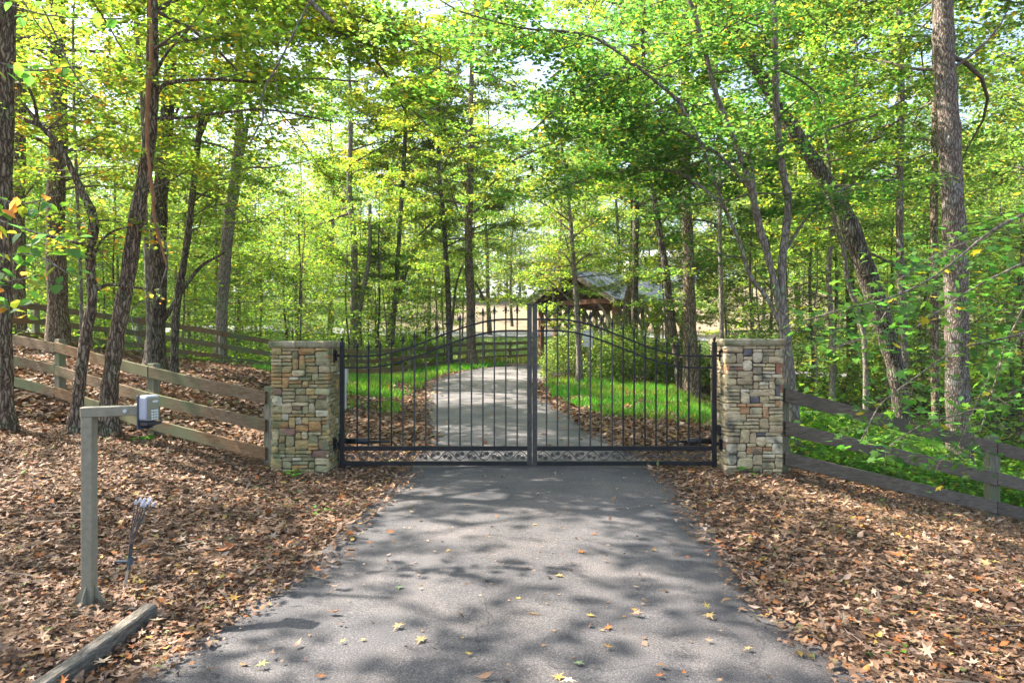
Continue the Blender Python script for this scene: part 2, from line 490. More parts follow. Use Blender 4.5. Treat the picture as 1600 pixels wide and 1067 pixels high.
def stem_path(pts, Y, Y2=None, ground=False, H=None, lean=(0, 0), rng=None):
    """trunk polyline from photo points (px, py, width px); returns smooth world path and radii"""
    n = len(pts); P = []; rr = []
    for i, (px, py, w) in enumerate(pts):
        y = Y if Y2 is None else Y + (Y2 - Y) * i / (n - 1)
        P.append(W(px, py, y)); rr.append(w * y / F / 2 * .86)
    if ground:
        b = P[0]; gd = g(b.x, b.y) - .12
        if b.z > gd + .15: P.insert(0, Vector((b.x - (P[1].x - b.x) * .2, b.y, gd))); rr.insert(0, rr[0] * 1.18)
        else: P[0].z = gd; 
    if H and P[-1].z < H:
        d = P[-1] - P[-2]; d = Vector((d.x / max(.3, d.z), d.y / max(.3, d.z), 1)); top = P[-1]; r = rr[-1]
        k = max(2, int((H - top.z) / 2.2)); h = (H - top.z) / k
        for j in range(1, k + 1):
            P.append(top + Vector((d.x * .45 + lean[0], d.y * .45 + lean[1], 1)) * (h * j) + Vector(((rng or random).uniform(-.15, .15), (rng or random).uniform(-.15, .15), 0)))
            rr.append(max(.012, r * (1 - j / (k + .4))))
    Q = catmull([(*p, r) for p, r in zip(P, rr)], 5)
    return [Vector(q[:3]) for q in Q], [max(.006, q[3]) for q in Q]

TREE_TOTAL = [0]
def tree(name, label, cat, bark, stems, Y, H, crown, seed, Y2=None, group=None, lean=(0, 0), extra=None, cat2=None):
    """stems[0] is the main trunk from the ground up; the others are stems or limbs traced from the photograph.
    crown: dict(zlo, per_m, L, size, base, leaf per metre, ...)"""
    rng = random.Random(seed)
    paths = []
    for i, st in enumerate(stems):
        if isinstance(st, dict): P, r = stem_path(st['p'], st.get('Y', Y), st.get('Y2'), False, st.get('H'), st.get('lean', (0, 0)), rng)
        else: P, r = stem_path(st, Y, Y2, i == 0, H if i == 0 else None, lean, rng)
        paths.append((P, r))
    base = paths[0][0][0]
    root = empty(name, (base.x, base.y, g(base.x, base.y)), label, cat, group)
    for i, (P, r) in enumerate(paths):
        mb = MB()
        r = [x * (1 + .06 * math.sin(k * 1.7 + seed)) for k, x in enumerate(r)]
        if i == 0 :
            for k in range(min(9, len(r))):
                zz = P[k].z - root.location.z
                r[k] *= 1 + .55 * math.exp(-max(0, zz) * 5)
        mb.tube(P, r, 14 if r[0] > .05 else 8, True, rng, .05)
        mb.build('trunk' if i == 0 else 'limb', bark, root, smooth=True)
    cr = Crown(seed)
    c = dict(crown)
    size = c.pop('size', .085); colr = c.pop('base', (.07, .13, .02)); pm = c.pop('leaf_m', 86); tpl = c.pop('tpl', LEAF_OVAL if Y < 9.9 else LEAF_KITE)
    zlo = c.pop('zlo'); per_m = c.pop('per_m', 3.5) * 1.25; Lr = c.pop('L', (1.4, 3.0)); tilt = c.pop('tilt', .45); yellow = c.pop('yellow', .04); var = c.pop('var', .25)
    scat = c.pop('scat', .09); limbs = c.pop('limbs', None)
    ycol = c.pop('ycol', (.34, .26, .03))
    lodz = 1.5 + .53 * Y + 1.2
    cr.stem_branches(*paths[0], zlo, paths[0][0][-1].z - .1, per_m, Lr, lodz, **c)
    for k, (P, r) in enumerate(paths[1:]):
        st = stems[k + 1]
        pm2 = st.get('per_m', 3.0) if isinstance(st, dict) else 3.0
        if pm2 <= 0: continue
        pm2 *= 1.25
        dz = abs(P[-1].z - P[0].z); L = sum((P[j + 1] - P[j]).length for j in range(len(P) - 1))
        t0 = st.get('t0', .3) if isinstance(st, dict) else .3
        nb = int(L * pm2 * (1 - t0))
        for q in range(nb):
            j = int((t0 + (1 - t0) * rng.random()) * (len(P) - 1)); a = rng.uniform(0, 2 * math.pi)
            if math.sin(a) < -.15 and rng.random() > .4: a = -a
            l = rng.uniform(.5, 1) * (st.get('bl', 1.4) if isinstance(st, dict) else 1.4)
            cr.branch(P[j], a, rng.uniform(-.2, .4), l, min(r[j] * .5, .014), lod=1.0 if P[j].z < lodz else 2.0)
    if extra: extra(cr, paths)
    parts = cr.leaves(size, colr, pm, tpl, tilt, var, yellow, scat, ycol=ycol)
    if parts:
        parts += cr.twig_parts()
        np_mesh('crown', parts, [leaf_mat, twig_mat], root)
        TREE_TOTAL[0] += sum(len(p[1]) * (p[1].shape[1] - 2) for p in parts)
    return root

# ================================================================== SETTING
# ground sheet: fine near the camera, coarse to the horizon
def grid(xs, ys):
    X, Yy = np.meshgrid(xs, ys)
    return X, Yy
xs = np.concatenate([[-400, -250, -160, -110, -80, -60], np.arange(-46, -14, 1.6), np.arange(-14, 14, .2), np.arange(14, 46, 1.6), [60, 80, 110, 160, 250, 400]])
ys = np.concatenate([[-60, -30, -14, -8], np.arange(-4, 30, .2), np.arange(30, 60, .8), np.arange(60, 110, 3), [110, 130, 160, 200, 260, 340, 450]])
GX, GY = grid(xs, ys)
GZ = gz(GX, GY)
inside = in_poly(GX, GY, ROAD_POLY)
GZ = GZ - .05 * inside + np.where(inside | (GY > 30), 0, .012 * (vnoise(GX, GY, 3, 3.1) - .5) - .004)
soil = np.array([.085, .058, .040]); tan = np.array([.21, .155, .112]); grassy = np.array([.10, .15, .04]); pale = np.array([.17, .16, .09]); under = np.array([.08, .12, .035])
tcol = np.ones(GX.shape + (3,)) * soil
gmask = ss(31, 36, GY)[..., None]; tcol = tcol * (1 - gmask) + grassy * gmask
fm = (ss(49.5, 51, GY) * (0.75 + .25 * vnoise(GX, GY, 9, .5)))[..., None]; tcol = tcol * (1 - fm) + tan * fm
nm = (ss(.45, .8, vnoise(GX, GY, 5, .23)) * ss(50, 53, GY) * .35)[..., None]; tcol = tcol * (1 - nm) + pale * nm
wm = ss(104, 125, GY)[..., None]; tcol = tcol * (1 - wm) + under * wm
lm = (ss(-9, -17, GX) * ss(49, 52, GY) * (1 - 0.3 * ss(70, 90, GY)))[..., None]; tcol = tcol * (1 - lm) + grassy * lm
nx, ny = len(xs), len(ys)
idx = np.arange(nx * ny).reshape(ny, nx)
gf = np.stack([idx[:-1, :-1], idx[:-1, 1:], idx[1:, 1:], idx[1:, :-1]], -1).reshape(-1, 4)
ground_mat, nt, b = new_mat('woodland_ground')
at = nt.nodes.new('ShaderNodeAttribute'); at.attribute_name = 'tint'
tc = nt.nodes.new('ShaderNodeTexCoord')
n1 = nt.nodes.new('ShaderNodeTexNoise'); n1.inputs['Scale'].default_value = 9; n1.inputs['Detail'].default_value = 10; n1.inputs['Roughness'].default_value = .75
nt.links.new(tc.outputs['Object'], n1.inputs[0])
rp = ramp(nt, [(.3, (.45, .45, .45)), (.5, (1, 1, 1)), (.72, (1.9, 1.8, 1.7))]); nt.links.new(n1.outputs[0], rp.inputs[0])
mu = nt.nodes.new('ShaderNodeVectorMath'); mu.operation = 'MULTIPLY'
nt.links.new(at.outputs['Color'], mu.inputs[0]); nt.links.new(rp.outputs[0], mu.inputs[1]); nt.links.new(mu.outputs[0], b.inputs['Base Color'])
b.inputs['Roughness'].default_value = .95; b.inputs['Specular IOR Level'].default_value = .1
bp = nt.nodes.new('ShaderNodeBump'); bp.inputs['Strength'].default_value = .8; bp.inputs['Distance'].default_value = .03
nt.links.new(n1.outputs[0], bp.inputs['Height']); nt.links.new(bp.outputs[0], b.inputs['Normal'])
ground = np_mesh('ground', [(np.stack([GX, GY, GZ], -1).reshape(-1, 3), gf, tcol.reshape(-1, 3), 0)], [ground_mat], smooth=True, kind='structure')
ground['label'] = 'sloping woodland floor of dark soil under the fallen leaves'

# driveway
asph, nt, b = new_mat('asphalt')
N = nt.nodes; Lk = nt.links
tc = N.new('ShaderNodeTexCoord')
nf = N.new('ShaderNodeTexNoise'); nf.inputs['Scale'].default_value = 135; nf.inputs['Detail'].default_value = 3; nf.inputs['Roughness'].default_value = .8
nb_ = N.new('ShaderNodeTexNoise'); nb_.inputs['Scale'].default_value = 1.3; nb_.inputs['Detail'].default_value = 8; nb_.inputs['Roughness'].default_value = .6
vo = N.new('ShaderNodeTexVoronoi'); vo.inputs['Scale'].default_value = 120
for q in (nf, nb_, vo): Lk.new(tc.outputs['Object'], q.inputs[0])
r1 = ramp(nt, [(.34, (.031, .031, .033)), (.5, (.076, .074, .074)), (.62, (.145, .138, .134)), (.78, (.38, .355, .34))]); Lk.new(nf.outputs[0], r1.inputs[0])
r2 = ramp(nt, [(.3, (.66, .68, .72)), (.5, (1, .98, .96)), (.66, (1.4, 1.3, 1.22))]); Lk.new(nb_.outputs[0], r2.inputs[0])
m1 = N.new('ShaderNodeVectorMath'); m1.operation = 'MULTIPLY'; Lk.new(r1.outputs[0], m1.inputs[0]); Lk.new(r2.outputs[0], m1.inputs[1])
at = N.new('ShaderNodeAttribute'); at.attribute_name = 'tint'
m2 = N.new('ShaderNodeVectorMath'); m2.operation = 'MULTIPLY'; Lk.new(m1.outputs[0], m2.inputs[0]); Lk.new(at.outputs['Color'], m2.inputs[1])
# hairline cracks
vc = N.new('ShaderNodeTexVoronoi'); vc.feature = 'DISTANCE_TO_EDGE'; vc.inputs['Scale'].default_value = .55
dn = N.new('ShaderNodeTexNoise'); dn.inputs['Scale'].default_value = 4; dn.inputs['Detail'].default_value = 6
Lk.new(tc.outputs['Object'], dn.inputs[0])
dm = N.new('ShaderNodeVectorMath'); dm.operation = 'MULTIPLY_ADD'; dm.inputs[1].default_value = (.35, .35, .35)
Lk.new(dn.outputs['Color'], dm.inputs[0]); Lk.new(tc.outputs['Object'], dm.inputs[2]); Lk.new(dm.outputs[0], vc.inputs[0])
cr_ = N.new('ShaderNodeMapRange'); cr_.inputs[1].default_value = .001; cr_.inputs[2].default_value = .0035; cr_.inputs[3].default_value = .62; cr_.inputs[4].default_value = 1
Lk.new(vc.outputs['Distance'], cr_.inputs[0])
m3 = N.new('ShaderNodeVectorMath'); m3.operation = 'SCALE'; Lk.new(m2.outputs[0], m3.inputs[0]); Lk.new(cr_.outputs[0], m3.inputs['Scale'])
Lk.new(m3.outputs[0], b.inputs['Base Color'])
b.inputs['Roughness'].default_value = .85; b.inputs['Specular IOR Level'].default_value = .3
bp = N.new('ShaderNodeBump'); bp.inputs['Strength'].default_value = .6; bp.inputs['Distance'].default_value = .004
Lk.new(nf.outputs[0], bp.inputs['Height']); Lk.new(bp.outputs[0], b.inputs['Normal'])

def road_mesh(name, A, B, K, lift, colf, mat, kind='structure', label=None):
    V = []; C = []
    n = len(A)
    for i in range(n):
        for j in range(K + 1):
            t = j / K; x, y = A[i] * (1 - t) + B[i] * t
            if j in (0, K):
                s = 1 if j == 0 else -1
                w = (vnoise(i * .9, j, 4, .7) - .5) * .10
                dd = (B[i] - A[i]) / np.linalg.norm(B[i] - A[i]); x += dd[0] * w * s; y += dd[1] * w * s
            z = g(x, y) + lift + .03 * (1 - (2 * t - 1) ** 2) * (0 if j in (0, K) else 1)
            V.append((x, y, z)); C.append(colf(x, y, t))
    ii = np.arange(n * (K + 1)).reshape(n, K + 1)
    f = np.stack([ii[:-1, :-1], ii[:-1, 1:], ii[1:, 1:], ii[1:, :-1]], -1).reshape(-1, 4)
    o = np_mesh(name, [(np.array(V), f, np.array(C), 0)], [mat], smooth=True, kind=kind)
    if label: o['label'] = label
    return o
RL2 = catmull(ROAD_L, 40); RR2 = catmull(ROAD_R, 40)
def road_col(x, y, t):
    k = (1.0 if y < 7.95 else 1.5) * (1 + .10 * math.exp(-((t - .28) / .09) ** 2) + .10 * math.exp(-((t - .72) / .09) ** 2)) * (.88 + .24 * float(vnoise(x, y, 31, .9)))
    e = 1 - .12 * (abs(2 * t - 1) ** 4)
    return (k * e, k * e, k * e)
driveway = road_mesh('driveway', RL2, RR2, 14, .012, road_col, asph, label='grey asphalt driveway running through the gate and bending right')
# the far road across the valley, pale concrete
far_road_mat = noise_mat('pale_road', [(.3, (.22, .215, .21)), (.7, (.29, .28, .27))], 3, rough=.9, bump=0)
A = np.array([(x, 45.4 + .6 * math.sin(x * .05)) for x in np.arange(-60, 90, 2.)]); B = A + np.array([0, 4.2])
far_road = road_mesh('road', A, B, 6, .05, lambda x, y, t: (1, 1, 1), far_road_mat, label='pale road crossing behind the covered bridge')

# ================================================================== LEAF LITTER
rs = np.random.RandomState(11)
PAL = np.array([(.30, .205, .135), (.22, .14, .09), (.15, .095, .06), (.09, .06, .042), (.36, .27, .195), (.27, .18, .10), (.36, .15, .045), (.28, .11, .04), (.40, .30, .08), (.22, .19, .10), (.15, .19, .07), (.42, .34, .27)])
PW = np.array([.20, .17, .14, .09, .13, .10, .035, .02, .015, .045, .015, .06]); PW /= PW.sum()
def lit_cols(rs, N):
    c = PAL[rs.choice(len(PAL), N, p=PW)] * np.exp(rs.normal(0, .22, (N, 1)))
    return np.clip(c * [.78, .70, .65], .008, .6)
def litter_keep(x, y, rs):
    ins = in_poly(x, y, ROAD_POLY); d = road_dist(x, y)
    edge = .12 + .36 * vnoise(x, y, 2, 1.1)
    p = np.where(ins, np.clip(1 - d / edge, 0, 1) ** 1.6 + .004, 1.0)
    p = np.where((~ins) & (d < .15), .85, p)
    # bare patches
    p *= np.where(ins, 1, .62 + .38 * ss(.25, .5, vnoise(x, y, 8, 1.7)))
    # grass strips beyond the gate have fewer leaves
    return rs.random(len(x)) < p
def scatter_xy(rs, x0, x1, y0, y1, dens):
    n = int((x1 - x0) * (y1 - y0) * dens)
    return rs.uniform(x0, x1, n), rs.uniform(y0, y1, n)
parts = []
def litter(x, y, tpls, s0, s1, lift, tilt, rs, colf=lit_cols):
    k = litter_keep(x, y, rs); k &= np.abs(x) < (.80 * y + 1.0)
    k &= ~(in_poly(x, y, np.array([(-2.76, 7.8), (-2.1, 7.8), (-2.1, 8.44), (-2.76, 8.44)])) | in_poly(x, y, np.array([(2.45, 7.8), (3.08, 7.8), (3.08, 8.44), (2.45, 8.44)])))
    x = x[k]; y = y[k]
    which = rs.randint(0, len(tpls), len(x))
    for w in range(len(tpls)):
        m = which == w; n = m.sum()
        if n == 0: continue
        sd, al, nr = frames(rs, n, tilt)
        ins = in_poly(x[m], y[m], ROAD_POLY)
        pos = np.stack([x[m], y[m], gz(x[m], y[m]) + np.where(ins, .03, .008) + rs.random(n) * lift], 1)
        parts.append((*bulk(tpls[w], pos, sd, al, nr, rs.uniform(s0, s1, n), colf(rs, n)), 0))
for (x0, x1, y0, y1, dn_, tp, s0, s1) in [(-4.6, 4.6, 1.9, 4.6, 1000, OAK + CRISP, .035, .09), (-7, 8, 4.6, 9, 620, CRISP + OAK[:1], .04, .10)]:
    x, y = scatter_xy(rs, x0, x1, y0, y1, dn_); litter(x, y, tp, s0, s1, .035, .34, rs)
for (x0, x1, y0, y1, dn_) in [(-12, 8, 9, 14, 420), (-16, 6, 14, 24, 190)]:
    x, y = scatter_xy(rs, x0, x1, y0, y1, dn_); litter(x, y, [LEAF_KITE, LEAF_KITE, LEAF_OVAL], .055, .12, .035, .4, rs)
for (x0, x1, y0, y1, dn_) in [(-4.6, 4.6, 1.9, 4.6, 2200), (-6.5, 7, 4.6, 8, 900)]:
    x, y = scatter_xy(rs, x0, x1, y0, y1, dn_); litter(x, y, [LEAF_KITE, T([(0, 0, 0), (.3, .5, .1), (-.1, 1, -.05)], [(0, 1, 2)])], .012, .042, .03, .5, rs, lambda rs, n: lit_cols(rs, n) * .85)
# crumbs of leaf on the asphalt itself
n = 1500; x = rs.uniform(-2.2, 2.2, n); y = rs.uniform(2.4, 13, n); k = in_poly(x, y, ROAD_POLY) & (rs.random(n) < .25 + .75 * (vnoise(x, y, 17, 1.2) > .5)); x = x[k]; y = y[k]; n = len(x)
sd, al, nr = frames(rs, n, .2)
parts.append((*bulk(LEAF_KITE, np.stack([x, y, gz(x, y) + .043], 1), sd, al, nr, rs.uniform(.006, .028, n), lit_cols(rs, n) * 1.2), 0))
# fallen sticks
n = 420; x = rs.uniform(-7, 8, n); y = rs.uniform(2.2, 11, n); k = ~in_poly(x, y, ROAD_POLY); x = x[k]; y = y[k]; n = len(x)
sd, al, nr = frames(rs, n, .12)
parts.append((*bulk(T([(-.02, 0, 0), (.02, 0, 0), (.03, .5, .03), (.0, 1, 0), (-.02, 1, 0), (-.01, .5, .03)], [(0, 1, 2, 5), (5, 2, 3, 4)]), np.stack([x, y, gz(x, y) + .045], 1), sd, al, nr, rs.uniform(.08, .35, n), np.array([.16, .125, .095]) * np.exp(rs.normal(0, .3, (n, 1)))), 0))
sub = [p for p in parts]
tri = [p for p in sub if p[1].shape[1] == 3]; quad = [p for p in sub if p[1].shape[1] == 4]
leaf_litter = np_mesh('leaf_litter', tri + quad, [dry_mat], kind='stuff')
set_props(leaf_litter, 'deep layer of brown, tan and orange fallen leaves covering the banks', 'leaf litter')
LITTER_TRIS = sum(len(p[1]) * (p[1].shape[1] - 2) for p in parts)

# larger leaves that can be told apart: children of the driveway and of the ground
def leaf_mesh(tpl, c, name):
    me = bpy.data.meshes.new(name)
    v, f = tpl
    me.from_pydata([tuple(q) for q in v], [], [tuple(int(i) for i in q) for q in f])
    a = me.attributes.new('tint', 'FLOAT_COLOR', 'POINT')
    a.data.foreach_set('color', np.tile([*c, 1], len(v)).astype(np.float32))
    me.materials.append(dry_mat)
    return me
LCOL = [(.38, .22, .05), (.32, .22, .09), (.34, .12, .03), (.40, .30, .07), (.18, .25, .12), (.27, .18, .11), (.38, .30, .2), (.24, .28, .09), (.20, .13, .085), (.14, .09, .06), (.25, .19, .12), (.30, .21, .15)]
BIG = [lobed([.5, .14, .34, .14, .46, .18, .54], cc, ff, .95) for cc, ff in ((.22, .04), (-.3, .2), (.45, .1))]
BIGL = [leaf_mesh(BIG[k % 3], c, 'fallen_leaf') for k, c in enumerate(LCOL)]
rng = random.Random(5)
DRIVE_LEAVES = [(822, 963, 0, 30), (613, 990, 1, 28), (650, 1012, 1, 30), (815, 940, 3, 14), (904, 862, 2, 20), (843, 823, 1, 14), (600, 834, 2, 18), (503, 899, 2, 30), (622, 925, 4, 22), (584, 852, 2, 14),
    (548, 832, 1, 16), (892, 1040, 4, 24), (860, 1062, 0, 26), (960, 1016, 0, 22), (932, 968, 3, 20), (985, 955, 0, 16), (1010, 940, 1, 10), (950, 980, 2, 22), (935, 988, 1, 12), (1108, 958, 3, 20),
    (1115, 972, 1, 30), (988, 918, 6, 16), (885, 905, 1, 22), (1020, 1062, 2, 20), (740, 1026, 3, 18), (490, 1062, 2, 20), (395, 1046, 7, 26), (1068, 1060, 2, 14), (720, 1000, 3, 10), (530, 1010, 3, 14),
    (575, 1002, 1, 14), (683, 866, 6, 10), (705, 864, 1, 14), (757, 907, 4, 20), (640, 800, 6, 14), (667, 775, 2, 16), (776, 812, 2, 10), (934, 838, 2, 14), (1040, 848, 2, 16), (1075, 872, 2, 14), (860, 947, 1, 10),
    (1052, 868, 1, 12), (1027, 815, 5, 12), (700, 765, 5, 8), (845, 747, 5, 9), (596, 885, 3, 10), (660, 925, 6, 10), (760, 843, 5, 10), (1098, 1005, 5, 18), (1120, 990, 6, 12), (1180, 1015, 1, 22), (1215, 980, 1, 18), (1160, 940, 5, 16)]
for px, py, ci, w in DRIVE_LEAVES:
    Yd = F * (1.5 - .03) / (py - 533.5); x = (px - 800) * Yd / F
    s = w * Yd / F * 1.0
    o = bpy.data.objects.new('fallen_leaf', BIGL[ci]); col.objects.link(o); o.parent = driveway
    o.location = (x, Yd, g(x, Yd) + .048); o.rotation_euler = (rng.gauss(0, .12), rng.gauss(0, .12), rng.uniform(0, 6.28)); o.scale = (s, s, s)
for i in range(230):
    while True:
        y = rng.uniform(2.6, 6.6) ; x = rng.uniform(-.76 * y, .76 * y)
        if not in_poly(np.array([x]), np.array([y]), ROAD_POLY)[0]: break
    s = rng.uniform(.07, .115)
    ci = rng.choice([0, 1, 1, 2, 5, 5, 5, 5, 6, 6, 1, 7, 8, 8, 8, 9, 9, 9, 3, 10, 11, 10])
    o = bpy.data.objects.new('fallen_leaf', BIGL[ci]); col.objects.link(o); o.parent = ground
    o.location = (x, y, g(x, y) + rng.uniform(.035, .06)); o.rotation_euler = (rng.gauss(0, .3), rng.gauss(0, .3), rng.uniform(0, 6.28)); o.scale = (s, s, s)

# ================================================================== STONE PILLARS
STONE_COL = {'L': [(.33, .26, .12), (.38, .28, .12), (.28, .25, .13), (.42, .35, .20), (.36, .22, .09), (.24, .14, .10), (.30, .28, .15), (.44, .40, .27)],
             'R': [(.43, .34, .21), (.50, .41, .26), (.36, .29, .18), (.42, .25, .13), (.32, .15, .095), (.13, .125, .13), (.46, .38, .22), (.38, .33, .20), (.56, .48, .34)]}
def stone_mats(key):
    out = []
    for i, c in enumerate(STONE_COL[key]):
        d = tuple(v * .55 for v in c); l = tuple(min(.6, v * 1.35) for v in c)
        out.append(noise_mat('fieldstone_' + str(i) + key.lower(), [(.28, d), (.5, c), (.72, l)], 9, (1, 1, 2.2), .92, .9, 22, .15, dist=.012, patch=(6, (.17, .19, .09) if key == 'L' else (.13, .13, .10), .52, .70), rnd=.18))
    return out
mortar = noise_mat('mortar', [(.3, (.07, .06, .045)), (.7, (.17, .145, .11))], 30, rough=.95, bump=.4)
cap_mat = noise_mat('capstone', [(.3, (.15, .13, .08)), (.5, (.29, .25, .155)), (.7, (.44, .39, .28))], 8, rough=.95, bump=.8, dist=.01, patch=(5, (.14, .17, .08), .5, .66))

def pack(rng, Wd, H):
    """dry-stack layout: random rectangles filling Wd x H; returns (u0, u1, v0, v1)"""
    cu, cv = .037, .0415
    nu = round(Wd / cu); nv = round(H / cv)
    used = [[False] * nu for _ in range(nv)]
    out = []
    for j in range(nv):
        i = 0
        while i < nu:
            if used[j][i]: i += 1; continue
            free = 0
            while i + free < nu and not used[j][i + free] and free < 8: free += 1
            r = rng.random()
            if r < .55: w, h = rng.randint(3, 5), 1 + (rng.random() < .30)
            elif r < .74: w, h = rng.randint(2, 3), rng.randint(1, 2)
            elif r < .92: w, h = rng.randint(3, 4), rng.randint(2, 3)
            else: w, h = rng.randint(2, 3), rng.randint(3, 4)
            w = min(w, free)
            if free - w == 1: w = free if free <= 5 else w - 1
            w = max(1, w); h = min(h, nv - j)
            hh = 1
            while hh < h and all(not used[j + hh][i + q] for q in range(w)): hh += 1
            for a in range(hh):
                for q in range(w): used[j + a][i + q] = True
            out.append((i * Wd / nu, (i + w) * Wd / nu, j * H / nv, (j + hh) * H / nv))
            i += w
    return out

def stone_block(rng, O, U, N_, u0, u1, v0, v1, depth, proud):
    """rough rounded stone on a wall face; O origin, U along the face, N_ outward normal"""
    gap = rng.uniform(.003, .006)
    u0 += gap; u1 -= gap; v0 += gap * .8; v1 -= gap * .8
    w = u1 - u0; h = v1 - v0
    bev = min(w, h) * .22
    mb = MB()
    def q(u, v, n): return O + U * u + Vector((0, 0, 1)) * v + N_ * n
    j = lambda a: rng.uniform(-a, a)
    cj = [(j(bev * .5), j(bev * .4)) for _ in range(4)]
    cor = [(u0 + cj[0][0], v0 + cj[0][1]), (u1 + cj[1][0], v0 + cj[1][1]), (u1 + cj[2][0], v1 + cj[2][1]), (u0 + cj[3][0], v1 + cj[3][1])]
    # outline with cut corners
    out = []
    for k in range(4):
        a = cor[k]; b_ = cor[(k + 1) % 4]; p = cor[k - 1]
        la = math.hypot(b_[0] - a[0], b_[1] - a[1]); lp = math.hypot(p[0] - a[0], p[1] - a[1]); c = bev * rng.uniform(.4, 1.1)
        out.append((a[0] + (p[0] - a[0]) * c / lp, a[1] + (p[1] - a[1]) * c / lp)); out.append((a[0] + (b_[0] - a[0]) * c / la, a[1] + (b_[1] - a[1]) * c / la))
    cx = (u0 + u1) / 2; cy = (v0 + v1) / 2
    r0 = [q(u, v, -depth) for u, v in out]
    r1 = [q(u, v, proud * .45) for u, v in out]
    r2 = [q(u + (cx - u) * min(.35, bev * 1.1 / w * 1.6), v + (cy - v) * min(.45, bev / h * 1.6), proud + j(.004)) for u, v in out]
    n0 = len(r0)
    vs = r0 + r1 + r2 + [q(cx + j(w * .15), cy + j(h * .15), proud + rng.uniform(0, .007))]
    fs = []
    for a in (0, 1):
        for k in range(n0): fs.append((a * n0 + k, a * n0 + (k + 1) % n0, (a + 1) * n0 + (k + 1) % n0, (a + 1) * n0 + k))
    for k in range(n0): fs.append((2 * n0 + k, 2 * n0 + (k + 1) % n0, 3 * n0))
    mb.add(vs, fs)
    return mb

def pillar(x0, x1, y0, y1, H, key, label, seed):
    rng = random.Random(seed); mats = stone_mats(key)
    root = empty('stone_pillar', ((x0 + x1) / 2, (y0 + y1) / 2, g(x0, y0) - .02), label, 'gate pillar')
    core = MB(); core.box(((x0 + x1) / 2, (y0 + y1) / 2, H / 2 - .2), (x1 - x0 - .03, y1 - y0 - .03, H + .2)); core.build('mortar_core', mortar, root)
    Hs = H - .075; zb = -.12
    faces = [(Vector((x0, y0, zb)), Vector((1, 0, 0)), Vector((0, -1, 0)), x1 - x0), (Vector((x0, y1, zb)), Vector((0, -1, 0)), Vector((-1, 0, 0)), y1 - y0),
             (Vector((x1, y0, zb)), Vector((0, 1, 0)), Vector((1, 0, 0)), y1 - y0), (Vector((x1, y1, zb)), Vector((-1, 0, 0)), Vector((0, 1, 0)), x1 - x0)]
    wts = [6, 6, 5, 4, 3, 1.5, 4, 2] if key == 'L' else [6, 6, 5, 1.8, .7, 1.5, 5, 4, 3]
    for O, U, N_, wd in faces:
        for (u0, u1, v0, v1) in pack(rng, wd, Hs - zb):
            pr = rng.uniform(.004, .020)
            if u0 < .001: u0 -= .012
            if u1 > wd - .001: u1 += .012
            m = rng.choices(mats, wts)[0]
            stone_block(rng, O, U, N_, u0, u1, v0, v1, .02, pr).build('stone', m, root)
    # cap slabs
    o = .035; k = 3
    e = [x0 - o, x0 + (x1 - x0) * rng.uniform(.3, .4), x0 + (x1 - x0) * rng.uniform(.62, .72), x1 + o]
    if key == 'R': e = [x0 - o, x1 + o]
    for a, b_ in zip(e[:-1], e[1:]):
        mb = MB(); n = 7; bot = []; top = []
        pts = [(a + (b_ - a) * i / n, y0 - o + rng.uniform(-.008, .008)) for i in range(n + 1)] + [(b_ - .002, y0 + (y1 - y0) * i / n) for i in range(1, n)] + [(b_ - (b_ - a) * i / n, y1 + o) for i in range(n + 1)] + [(a + .002, y1 - (y1 - y0) * i / n) for i in range(1, n)]
        ring = lambda z, s: [Vector((((a + b_) / 2) + (p[0] - (a + b_) / 2) * s, ((y0 + y1) / 2) + (p[1] - (y0 + y1) / 2) * s, z + rng.uniform(-.004, .004))) for p in pts]
        mb.loft([ring(H - .075, .97), ring(H - .055, .998), ring(H - .015, .996), ring(H, .96)])
        mb.build('capstone', cap_mat, root)
    return root
pillar(-2.74, -2.10, 7.80, 8.42, 1.505, 'L', 'mossy tan stone gate pillar at the left end of the iron gate', 21)
rp_ = pillar(2.46, 3.08, 7.80, 8.42, 1.53, 'R', 'grey and rust stone gate pillar right of the iron gate with a black box on its side', 34)

